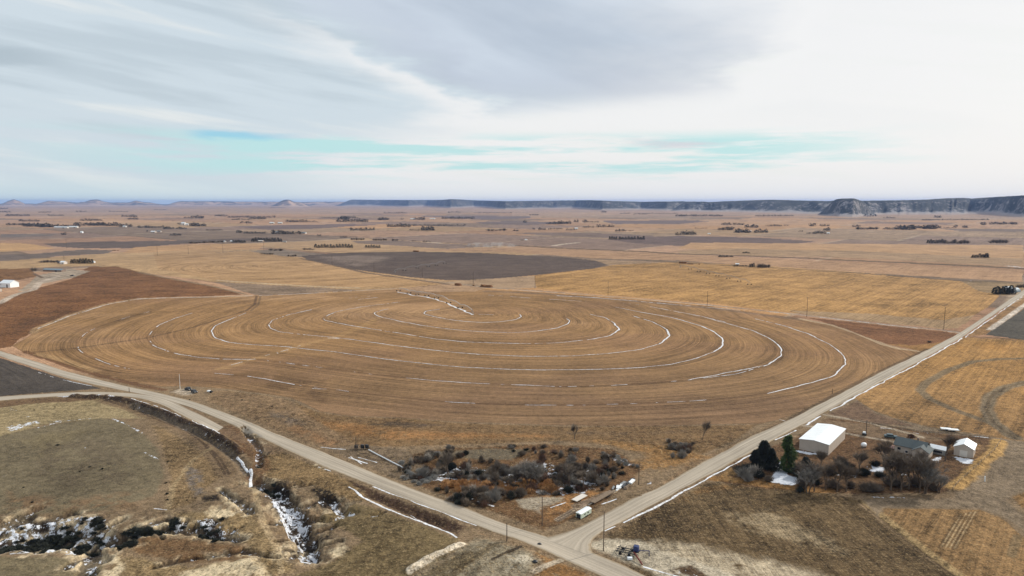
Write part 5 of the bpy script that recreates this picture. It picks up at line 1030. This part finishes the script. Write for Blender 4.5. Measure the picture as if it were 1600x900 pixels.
pivot([(1063, 418.5), (1078, 421), (1092, 424.5), (1106, 428), (1121, 431.5), (1138, 435.5), (1155, 440), (1171, 445)], 'irrigation boom crossing the straw field on the right', tw=.14, bm=m_steel)
pivot([(617, 426), (632, 423), (652, 419.5), (669, 416.8), (682, 415), (695, 412)], 'irrigation boom in the middle of the dark ploughed circle', tw=.14, bm=m_steel, beam=.1)

# ---- hay and stacks
def bales(px, py, nx, ny, nz, label, rz=R(-30)):
    root = empty('hay_stack', at(px, py), rz, label, 'haystack'); r2 = random.Random(int(px)); n = 0
    for k in range(nz):
        for i_ in range(nx):
            for j_ in range(ny):
                if k == nz - 1 and r2.random() < .3: continue
                b = MB().box(((i_ - nx / 2 + .5) * 2.5 + r2.uniform(-.1, .1), (j_ - ny / 2 + .5) * 1.5, .7 + k * 1.35), (2.4, 1.42, 1.3)).build('bale', m_hay, root, bevel=.08)
bales(716, 446, 3, 3, 2, 'smaller brown stack of hay bales behind the crop circle'); bales(760, 448.5, 6, 3, 2, 'longer brown stack of hay bales behind the crop circle'); bales(739.5, 446.5, 1, 2, 1, 'pair of bales between the two haystacks')
bales(650, 393.5, 5, 2, 2, 'far brown haystack above the dark ploughed circle'); bales(1067, 411.5, 5, 3, 2, 'dark haystack at the left end of the track behind the straw field'); bales(1085, 413, 9, 1, 1, 'long low line of bales right of the dark haystack', R(-12))
bales(181, 391.5, 5, 2, 1, 'low hay pile beside the dark band on the left plain', 0)

# ---- vehicles
m_carp = mat('green_grey_paint', (70, 92, 96), .35, .05)
def car(px, py, rz, paint_, label, pickup=False, s=1.0):
    root = empty('parked_car' if not pickup else 'pickup_truck', at(px, py), rz, label, 'car' if not pickup else 'pickup truck'); root.scale = (s, s, s)
    b = MB(); b.box((0, 0, .72), (4.8, 1.85, .6), top=(.97, .94)); b.build('body', paint_, root, bevel=.1)
    if pickup:
        MB().box((.35, 0, 1.35), (1.9, 1.7, .7), top=(.72, .86)).build('cabin', paint_, root, bevel=.06); MB().box((-1.5, 0, 1.045), (1.5, 1.5, .06)).build('cargo_bed', m_black, root)
        MB().box((.35, 0, 1.36), (1.80, 1.74, .38), top=(.84, .93)).build('window', m_glass, root)
    else:
        MB().box((-.3, 0, 1.3), (2.9, 1.65, .6), top=(.68, .84)).build('cabin', paint_, root, bevel=.06); MB().box((-.3, 0, 1.28), (2.78, 1.70, .36), top=(.80, .90)).build('window', m_glass, root)
    for sx in (-1.5, 1.5):
        for sy in (-.85, .85):
            w = MB().tube((sx, sy - .12, .36), (sx, sy + .12, .36), .36, None, 12).build('wheel', m_tyre, root); MB().tube((sx, sy - .14, .36), (sx, sy + .14, .36), .18, None, 8).build('rim', m_steel, w)
    for sy in (-.6, .6): MB().box((2.42, sy, .82), (.06, .35, .18)).build('headlight', m_wht, root)
    return root
car(294, 609.5, R(-38), m_black, 'dark pickup parked at the gravel pull-out, left one of two', True); car(303.5, 613.5, R(-42), m_dk, 'dark vehicle parked right in front of the other at the gravel pull-out')
car(1391.5, 684, R(-20), m_carp, 'blue-grey car parked in front of the homestead house', s=1.05)
car(113, 431.5, R(-10), m_black, 'dark vehicle parked in the left hilltop farmyard', True, 1.2)
t = empty('utility_trailer', at(1350.5, 680), R(60), 'small dark machine with a pale cover parked behind the barn', 'trailer'); MB().box((0, 0, .8), (2.2, 1.5, .7)).build('body', m_dk, t, bevel=.05); MB().box((-.3, 0, 1.4), (1.2, 1.3, .5), top=(.7, .8)).build('cover', m_wht, t)
for sy in (-.8, .8): MB().tube((0, sy - .1, .35), (0, sy + .1, .35), .35, None, 10).build('wheel', m_tyre, t)
t = empty('fuel_tank', at(1349.5, 699), R(20), 'round white tank in the yard right of the barn', 'tank'); MB().ell((0, 0, 1.15), (1.3, .95, .95), 14, 8).build('tank', m_wht, t, True)
for q_ in (-.7, .7): MB().box((q_, 0, .2), (.15, 1.2, .5)).build('leg', m_steel, t)
for (px, py, rzz, lab) in [(1478, 672.5, R(-15), 'left white flatbed trailer by the far homestead fence'), (1489, 674, R(-15), 'right white flatbed trailer by the far homestead fence')]:
    t = empty('flatbed_trailer', at(px, py), rzz, lab, 'trailer'); MB().box((0, 0, .85), (4.2, 2, .35)).build('bed', m_wht, t); MB().box((2.6, 0, .7), (1.2, .15, .12)).build('hitch', m_steel, t)
    for sy in (-.95, .95): MB().tube((0, sy - .1, .35), (0, sy + .1, .35), .35, None, 10).build('wheel', m_tyre, t)
t = empty('standpipe', at(1538.5, 752), 0, 'white standpipe in the middle of the bare track right of the homestead', 'standpipe'); MB().tube((0, 0, -.3), (0, 0, 1.9), .22, .2, 8).build('pipe', m_wht, t); MB().tube((0, 0, 1.8), (0, 0, 3.0), .06, .05, 6).build('rod', m_steel, t)
# equipment at the ditch
t = empty('farm_machine', at(327, 613.5), R(-10), 'small white and black machine right of the parked vehicles', 'machine'); MB().box((-.3, 0, .8), (1.5, 1.2, .8)).build('tank', m_wht, t, bevel=.1); MB().box((1.1, 0, .6), (1.2, 1.1, .8)).build('engine', m_black, t, bevel=.05); MB().tube((1.1, -.7, .3), (1.1, .7, .3), .35, None, 10).build('wheel', m_tyre, t)
for (px, s_, lab) in [(556.5, 1.0, 'left black control box on posts beside the main road'), (566.5, 1.15, 'middle black control box on posts beside the main road'), (573.5, 1.15, 'right black control box on posts beside the main road')]:
    t = empty('control_box', at(px, 701), R(-30), lab, 'control box'); MB().box((0, 0, 1.0 * s_), (1.25 * s_, .8, 1.25 * s_)).build('box', m_black, t, bevel=.03)
    for q_ in (-.5, .5): MB().tube((q_ * s_, 0, -.2), (q_ * s_, 0, (2.3 if px < 560 else .8)), .07, None, 5).build('post', m_black, t)
    MB().box((.2, -.42, 1.1 * s_), (.5, .05, .7)).build('door', m_dk, t)
pole(556.5, 703, 684, 'short pole behind the left black control box', arm=True, rz=0)
def pipe(pts, r, label, mm):
    b = MB(); Q = [at(*p) for p in pts]; root_loc = Q[0].copy()
    for a, c in zip(Q[:-1], Q[1:]):
        n = max(2, int((c - a).length / 5))
        L_ = [a.lerp(c, k / n) for k in range(n + 1)]; L_ = [Vector((v.x, v.y, gz(v.x, v.y) + r + .1)) - root_loc for v in L_]
        for u, v in zip(L_[:-1], L_[1:]): b.tube(u, v, r, None, 6)
    o = b.build('irrigation_pipe', mm); o.location = root_loc; tag(o, label, 'pipe'); return o
pipe([(576, 703), (600, 714), (624, 725), (641, 735)], .22, 'straight white irrigation pipe leading from the control boxes to the thicket', m_wht)
# trailers
rzB = R(49)
t = empty('box_trailer', at(912, 806), rzB, 'white box trailer with pale green roof in the corner yard', 'trailer'); t.scale = (.8, .8, .75)
MB().box((0, 0, 1.45), (7.2, 2.6, 2.1)).build('body', m_green, t, bevel=.08)
b = MB(); b.add([(-3.7, -1.4, 2.5), (3.7, -1.4, 2.5), (3.7, 1.4, 2.5), (-3.7, 1.4, 2.5), (-3.7, 0, 2.85), (3.7, 0, 2.85)], [(0, 1, 5, 4), (2, 3, 4, 5), (1, 2, 5), (3, 0, 4), (0, 3, 2, 1)]); b.build('roof', m_wht, t)
MB().box((-3.62, 0, 1.3), (.06, 1.8, 1.7)).build('door', m_glass, t); MB().box((4.4, 0, .5), (1.8, .12, .12)).build('hitch', m_steel, t)
for sx in (-.5, .5):
    for sy in (-1.2, 1.2): MB().tube((sx, sy - .1, .38), (sx, sy + .1, .38), .38, None, 10).build('wheel', m_tyre, t)
for q_ in (-1, 1.2): MB().box((q_, -1.31, 1.6), (.9, .04, .6)).build('window', m_glass, t)
t = empty('flatbed_trailer', at(905.5, 779), rzB, 'low flat white bed lying left above the box trailer', 'flatbed'); MB().box((0, 0, .7), (6.2, 2.2, .25)).build('bed', m_trim, t)
for sy in (-1, 1): MB().tube((-1, sy - .1, .3), (-1, sy + .1, .3), .32, None, 10).build('wheel', m_tyre, t)
t = empty('flatbed_trailer', at(941, 778), rzB, 'long brown flatbed right above the box trailer', 'flatbed'); MB().box((0, 0, .8), (12, 1.9, .22)).build('bed', m_wood, t); MB().box((-7, 0, .6), (2.5, .15, .15)).build('hitch', m_steel, t)
for sx in (2, 3):
    for sy in (-.9, .9): MB().tube((sx, sy - .1, .35), (sx, sy + .1, .35), .35, None, 10).build('wheel', m_tyre, t)
t = empty('flatbed_trailer', at(889, 806), rzB, 'long grey wagon frame lying left of the box trailer', 'wagon frame'); MB().box((0, 0, .5), (10, .25, .2)).build('beam', m_wood, t); MB().box((0, 1.2, .5), (9, .25, .2)).build('beam', m_wood, t)
for q_ in (-4, 0, 4): MB().box((q_, .6, .55), (.2, 1.5, .15)).build('crossbar', m_wood, t)
for k in range(16):
    px = rnd.uniform(957, 992); py = 762 - (px - 957) * .28 + rnd.uniform(-5, 7); r3 = rzB + rnd.uniform(-.5, .5)
    b = MB().box((0, 0, .25 + .1 * (k % 3)), (rnd.uniform(1.5, 4), rnd.uniform(.4, 1.3), rnd.uniform(.2, .7)))
    o = b.build('scrap_piece', [m_steel, m_dk, m_wht, m_wood][k % 4]); o.location = at(px, py); o.rotation_euler = (rnd.uniform(-.15, .15), 0, r3); tag(o, 'piece of old timber or metal in the scrap pile right of the trailers', 'scrap', 'scrap pile in the corner yard')
# implement by the junction
t = empty('farm_implement', at(985, 866), R(-25), 'dark tillage implement with blue tank and red auger parked near the junction', 'farm implement')
b = MB()
for q_ in (-1.2, 0, 1.2): b.box((-.8, q_, .9), (6.5, .16, .18))
for q_ in (-3.5, -1.8, 0, 1.8): b.box((q_, 0, 1.05), (.16, 4.2, .16))
b.build('frame', m_black, t)
for k in range(8):
    b = MB(); x_ = -3.6 + k * .65; y_ = (-1.9, 1.9, -.9, .9)[k % 4]; b.tube((x_, y_, .95), (x_ - .3, y_, .4), .05); b.tube((x_ - .3, y_, .4), (x_ + .15, y_, .0), .05); b.build('shank', m_black, t)
MB().box((1.6, .2, 2.1), (1.5, 1.5, 1.5)).build('tank', m_blue, t, bevel=.15)
MB().box((1.6, .2, 1.2), (1.7, 1.7, .2)).build('tank_stand', m_black, t); MB().tube((2.4, 0, 1.6), (5.2, .8, 1.8), .13).tube((5.2, .8, 1.8), (5.2, .8, .2), .13).build('boom', m_blue, t)
MB().tube((1.2, -.8, 1.3), (4.6, -4.6, .3), .22, None, 10).build('auger', m_rust, t)
for sx, sy in ((0, -1.7), (0, 1.7), (-2.6, -1.5), (-2.6, 1.5)): MB().tube((sx, sy - .14, .45), (sx, sy + .14, .45), .45, None, 12).build('wheel', m_tyre, t)
b = MB().box((0, 0, .35), (1.4, .9, .6)); o = b.build('white_crate', m_wht); o.location = at(984, 874); tag(o, 'small white box on the ground in front of the blue tank', 'box')
b = MB().ell((0, 0, .2), (.7, .5, .35), 8, 5); o = b.build('rock', m_black); o.location = at(843, 853.5); tag(o, 'dark lump lying on the main road just left of the junction', 'rock')
b = MB().ell((0, 0, .1), (.8, .6, .5), 8, 5); o = b.build('rock', m_black); o.location = at(836, 883); tag(o, 'dark rock in the grass below the main road', 'rock')
# far buildings
def fb(px, py, wpx, hpx, roof, wall, label, deep=.6, rz=R(-15)):
    p = at(px, py); D_ = math.hypot(p.x, p.y); L_ = wpx * D_ / F; h = hpx * D_ / F
    gable('farm_building', p, rz, L_, max(L_ * deep, h), h * .62, h * .38, wall, roof, label, 'building', .4, wins=[('f', L_ * .2, 0, L_ * .12, h * .45, 'door', m_glass)])
for a in [(96, 356.5, 22, 2.2, m_wht, m_trim, 'left one of the two long white sheds on the far left plain', .12), (115, 356, 14, 2.4, m_wht, m_trim, 'right one of the two long white sheds on the far left plain', .2), (128, 364, 3, 2.4, m_wht, m_wht, 'tiny white building alone on the left plain', .8),
          (195, 355, 5, 2, m_wht, m_trim, 'white shed among the tree belts right of the long sheds', .5), (240, 363.5, 7, 2.4, m_wht, m_tan, 'pale shed left of the tree belt below the mesas', .5), (249, 362.5, 6, 2, m_steel, m_tan, 'grey shed next to the pale shed left of the tree belt', .5),
          (287, 351.5, 6, 4, m_wht, m_trim, 'white farmhouse beside a dark tree block on the left plain', .6), (293, 352, 5, 2.5, m_wht, m_trim, 'low white shed right of the white farmhouse', .6), (425, 349.5, 7, 2.2, m_wht, m_tan, 'left pale shed on the plain below the butte', .4), (438, 349.5, 7, 2.2, m_wht, m_tan, 'right pale shed on the plain below the butte', .4),
          (433, 364, 5, 2.6, m_wht, m_trim, 'white building in the centre left tree line', .6), (475, 365, 7, 2.4, m_blueg, m_trim, 'pale blue building at the right of the centre left tree line', .5), (350, 378.5, 5, 2, m_wht, m_tan, 'small house in the left half of the village', .7), (363, 378.5, 5, 2.4, m_wht, m_tan, 'white house in the middle of the village', .7), (408, 378, 8, 2.4, m_trim, m_brownwall, 'wide pale roof in the right half of the village', .5), (445, 378.5, 6, 1.8, m_steel, m_tan, 'small pale shed at the right end of the village', .5),
          (645, 343, 8, 1.8, m_wht, m_trim, 'left white shed on the far centre plain', .3), (676, 342.5, 8, 1.6, m_wht, m_trim, 'right white shed on the far centre plain', .3), (900.5, 358.5, 5, 2.6, m_wht, m_tan, 'white roofed house in the tree line right of centre', .6), (822, 375.5, 3, 1.8, m_wht, m_trim, 'tiny white house on the plain at the centre', .8), (816, 375.5, 5, 1.6, m_brownwall, m_brownwall, 'dark shed next to the tiny white house at the centre', .8),
          (1108, 366, 4, 1.6, m_wht, m_trim, 'white shed right of the bare trees above the far dark circle', .6), (1172.5, 363, 2.6, 3, m_trim, m_brownwall, 'narrow building between two dark tree blocks on the right', .8), (1294, 365.5, 3.5, 2, m_wht, m_trim, 'white shed in the farm among trees on the right plain', .6), (1152, 413.5, 5, 1.8, m_wht, m_tan, 'white shed left of the lone farmstead trees', .6),
          (85, 424, 30, 3.6, m_blueg, m_brownwall, 'long blue-grey roofed building in the left hilltop farmyard', .22), (99.5, 412.5, 6.5, 4, m_wht, m_trim, 'white domed shed behind the long building of the left farmyard', .8), (93, 411.5, 4, 2.5, m_dk, m_brownwall, 'dark little shed beside the white shed of the left farmyard', .8), (147, 410.5, 2.2, 2.4, m_wht, m_wht, 'small white tank house at the end of the clipped evergreen row', 1),
          (15, 449, 17, 9, m_wht, m_wht, 'white two storey house at the left edge', .7), (2, 449, 9, 7, m_shing, m_trim, 'dark roofed house cut by the left edge', .8), (-10, 458, 14, 6, m_shing, m_tan, 'grey roofed garage beyond the left edge', .8)]:
    fb(*a)
b = MB().tube((-7, 0, 0), (7, 0, 0), 4.6, None, 16); t = empty('quonset_hut', at(1583, 456), R(30), 'silvery round topped metal hut beside the roadside farm trees', 'hut'); b.build('shell', m_blueg, t); MB().box((-7.03, 0, 1.3), (.1, 3, 2.8)).build('door', m_glass, t)
for (px, py, w, lab) in [(1575, 453.5, 8, 'white roofed shed between the roadside evergreens and the round hut')]: fb(px, py, w, 5, m_wht, m_tan, lab, .8)

# ---- dust blowing over the far track
vm = bpy.data.materials.new('dust'); vm.use_nodes = True; T = NT(vm.node_tree); vm.node_tree.nodes.remove(T.N['Principled BSDF'])
v = T.N.new('ShaderNodeVolumePrincipled'); v.inputs['Color'].default_value = (.95, .9, .85, 1); tc = T.N.new('ShaderNodeTexCoord')
T.L.new(T.m('MULTIPLY', T.ss(.42, .75, T.noise(tc.outputs['Object'], .07, 4)), .035), v.inputs['Density']); T.L.new(v.outputs[0], T.N['Material Output'].inputs['Volume'])
b = MB().ell((0, 0, 0), (62, 16, 7), 24, 12); o = b.build('dust_cloud', vm, smooth=True); o.location = at(768, 386.5, 5); o.rotation_euler = (0, 0, R(-8)); tag(o, 'thin pale dust drifting low over the plain behind the dark ploughed circle', kind='stuff')

# ================================================================== HAZE
hm = bpy.data.materials.new('haze'); hm.use_nodes = True; nt = hm.node_tree; nt.nodes.remove(nt.nodes['Principled BSDF'])
v = nt.nodes.new('ShaderNodeVolumePrincipled'); v.inputs['Color'].default_value = (.35, .53, .98, 1); v.inputs['Density'].default_value = 2.8e-5; v.inputs['Anisotropy'].default_value = .1
nt.links.new(v.outputs[0], nt.nodes['Material Output'].inputs['Volume'])
RG = float(RD[0]) + 500
zmin = float(Z.min()) - 1; ztop = 100.0
for o in col.objects:
    if o.type == 'MESH' and o.name.startswith('hills'): ztop = max(ztop, max(vv.co.z for vv in o.data.vertices)); zmin = min(zmin, min(vv.co.z for vv in o.data.vertices) - 1)
print('haze', zmin, ztop, RG)
b = MB().box((0, 0, (zmin + ztop + 20) / 2), (2 * RG, 2 * RG, ztop + 20 - zmin)); o = b.build('haze', hm); tag(o, 'thin blue haze over the far plain', kind='stuff')

# ================================================================== LIGHT, SKY
SAZ, SEL = 62.0, 31.0
sun = bpy.data.objects.new('sun', bpy.data.lights.new('sun', 'SUN')); col.objects.link(sun)
sun.data.energy = 3.4; sun.data.angle = R(1.5); sun.data.color = (1, .95, .87)
dv = Vector((math.sin(R(SAZ)) * math.cos(R(SEL)), math.cos(R(SAZ)) * math.cos(R(SEL)), math.sin(R(SEL)))); sun.rotation_euler = dv.to_track_quat('Z', 'Y').to_euler()
wd = bpy.data.worlds.new('World'); sc.world = wd; wd.use_nodes = True; T = NT(wd.node_tree); N = T.N; N.clear()
sky = N.new('ShaderNodeTexSky'); sky.sky_type = 'NISHITA'; sky.sun_disc = False; sky.sun_elevation = R(SEL); sky.sun_rotation = R(SAZ); sky.air_density = 1.2; sky.dust_density = 2
bg1 = N.new('ShaderNodeBackground'); T.L.new(sky.outputs[0], bg1.inputs[0]); bg1.inputs[1].default_value = .12
d = N.new('ShaderNodeTexCoord').outputs['Generated']; dx, dy, dz = T.sep(d)
az = T.m('ARCTAN2', dx, dy); el = T.m('ARCSINE', dz)
wv_ = T.noise(T.vec(T.m('MULTIPLY', az, 3.2), T.m('MULTIPLY', el, 13), 1.7), 1, 5, rough=.6); wr = T.m('SUBTRACT', wv_, .5)
el2 = T.m('ADD', el, T.m('MULTIPLY', wr, .06)); az2 = T.m('ADD', az, T.m('MULTIPLY', wr, .35))
ramp = N.new('ShaderNodeValToRGB'); T.L.new(T.mr(az2, -.70, .70, 0, 1), ramp.inputs[0]); cr = ramp.color_ramp
def A(px): return (math.atan((px - 800) / F) + .70) / 1.4
def E(y): return math.atan((316 - y) / F)
# lower edge of the dark cloud deck, per azimuth (stored as elevation / .45)
pts = [(-120, -120), (250, -60), (400, 15), (560, 70), (680, 125), (790, 178), (950, 172), (1100, 165), (1180, 110), (1260, 20), (1400, -90)]
cr.elements.remove(cr.elements[1])
for k, (px, y) in enumerate(pts):
    e = cr.elements[0] if k == 0 else cr.elements.new(A(px)); e.position = A(px); v_ = E(y) / .45; e.color = (v_, v_, v_, 1)
edge = T.m('MULTIPLY', ramp.outputs[0], .45)
dark = T.ss(-.012, .05, T.m('SUBTRACT', el2, edge))
soft = T.noise(T.vec(T.m('MULTIPLY', az, 2.2), T.m('ADD', T.m('MULTIPLY', el, 9), T.m('MULTIPLY', az, 3.0)), 5.1), 1, 5, rough=.55)
# colours
right = T.ss(-.10, .22, T.m('ADD', az2, T.m('MULTIPLY', T.ss(.16, .05, el2), .34)))
basec = T.mix(right, lin((208, 220, 228)), lin((240, 240, 240)))
st_ = T.noise(T.vec(T.m('MULTIPLY', az, 2.4), T.m('ADD', T.m('MULTIPLY', el, 26), T.m('MULTIPLY', az, 3.5)), 9.3), 1, 5, rough=.55)
basec = T.mix(T.m('MULTIPLY', T.ss(.52, .70, st_), .75), basec, lin((236, 238, 236)))
basec = T.mix(T.m('MULTIPLY', T.m('MULTIPLY', T.ss(.50, .34, st_), T.ss(.05, .11, el)), T.m('SUBTRACT', .75, T.m('MULTIPLY', right, .7))), basec, lin((190, 203, 212)))
basec = T.mix(T.m('MULTIPLY', dark, T.ss(.48, .04, az2)), basec, T.mix(T.ss(.35, .65, soft), lin((184, 195, 209)), lin((206, 216, 228))))
glow = T.m('MULTIPLY', T.m('MULTIPLY', T.ss(-.075, -.02, T.m('SUBTRACT', el2, edge)), T.ss(.0, -.02, T.m('SUBTRACT', el2, edge))), T.m('MULTIPLY', T.ss(-.42, -.12, az2), T.ss(.09, .11, el)))
basec = T.mix(T.m('MULTIPLY', glow, .85), basec, lin((241, 241, 241)))
rim = T.m('MULTIPLY', T.m('MULTIPLY', T.ss(-.005, .02, T.m('SUBTRACT', el2, edge)), T.ss(.085, .03, T.m('SUBTRACT', el2, edge))), T.m('MULTIPLY', T.ss(-.40, -.05, az2), T.ss(.34, .2, az2)))
basec = T.mix(T.m('MULTIPLY', rim, .35), basec, lin((178, 186, 202)))
# small grey bars low over the horizon
bar = T.m('MULTIPLY', T.m('MULTIPLY', T.ss(E(236), E(224), el2), T.ss(E(210), E(220), el2)), T.m('MULTIPLY', T.ss(A(960) * 1.4 - .7, A(1030) * 1.4 - .7, az), T.ss(A(1160) * 1.4 - .7, A(1110) * 1.4 - .7, az)))
basec = T.mix(T.m('MULTIPLY', bar, .7), basec, lin((198, 204, 214)))
bar2 = T.m('MULTIPLY', T.m('MULTIPLY', T.ss(E(158), E(146), el2), T.ss(E(124), E(138), el2)), T.ss(A(170) * 1.4 - .7, A(20) * 1.4 - .7, az))
basec = T.mix(T.m('MULTIPLY', bar2, .7), basec, lin((172, 186, 196)))
# openings of blue-green sky low down
band = T.m('MULTIPLY', T.ss(E(292), E(262), el), T.ss(E(206), E(228), el))
hole_n = T.noise(T.vec(T.m('MULTIPLY', az, 3.6), T.m('MULTIPLY', el, 44), 2.2), 1, 7, rough=.62)
side = T.m('MULTIPLY', T.ss(-.72, -.30, az), T.ss(.60, .30, az))
hole = T.m('MULTIPLY', T.m('MULTIPLY', band, side), T.ss(.44, .60, hole_n))
basec = T.mix(T.m('MULTIPLY', hole, .95), basec, lin((188, 229, 230)))
deep = T.m('MULTIPLY', T.m('MULTIPLY', T.ss(E(232), E(224), el2), T.ss(E(212), E(220), el2)), T.m('MULTIPLY', T.ss(A(285) * 1.4 - .7, A(340) * 1.4 - .7, az), T.ss(A(500) * 1.4 - .7, A(380) * 1.4 - .7, az)))
basec = T.mix(T.m('MULTIPLY', deep, .8), basec, lin((146, 208, 232)))
basec = T.mix(T.m('MULTIPLY', T.ss(.05, .0, el), T.mr(right, 0, 1, .8, .5)), basec, T.mix(T.ss(-.55, .2, az), lin((214, 232, 233)), lin((240, 242, 242))))
bg2 = N.new('ShaderNodeBackground'); T.L.new(basec, bg2.inputs[0]); bg2.inputs[1].default_value = 1.04
ms = N.new('ShaderNodeMixShader'); ms.inputs[0].default_value = .93; T.L.new(bg1.outputs[0], ms.inputs[1]); T.L.new(bg2.outputs[0], ms.inputs[2])
ow = N.new('ShaderNodeOutputWorld'); T.L.new(ms.outputs[0], ow.inputs[0])

sc.view_settings.view_transform = 'Standard'; sc.view_settings.look = 'None'; sc.view_settings.gamma = 1; sc.view_settings.exposure = 0
sc.render.engine = 'CYCLES'; sc.cycles.volume_bounces = 0; sc.cycles.max_bounces = 4; sc.cycles.diffuse_bounces = 2; sc.cycles.glossy_bounces = 1; sc.cycles.transmission_bounces = 1
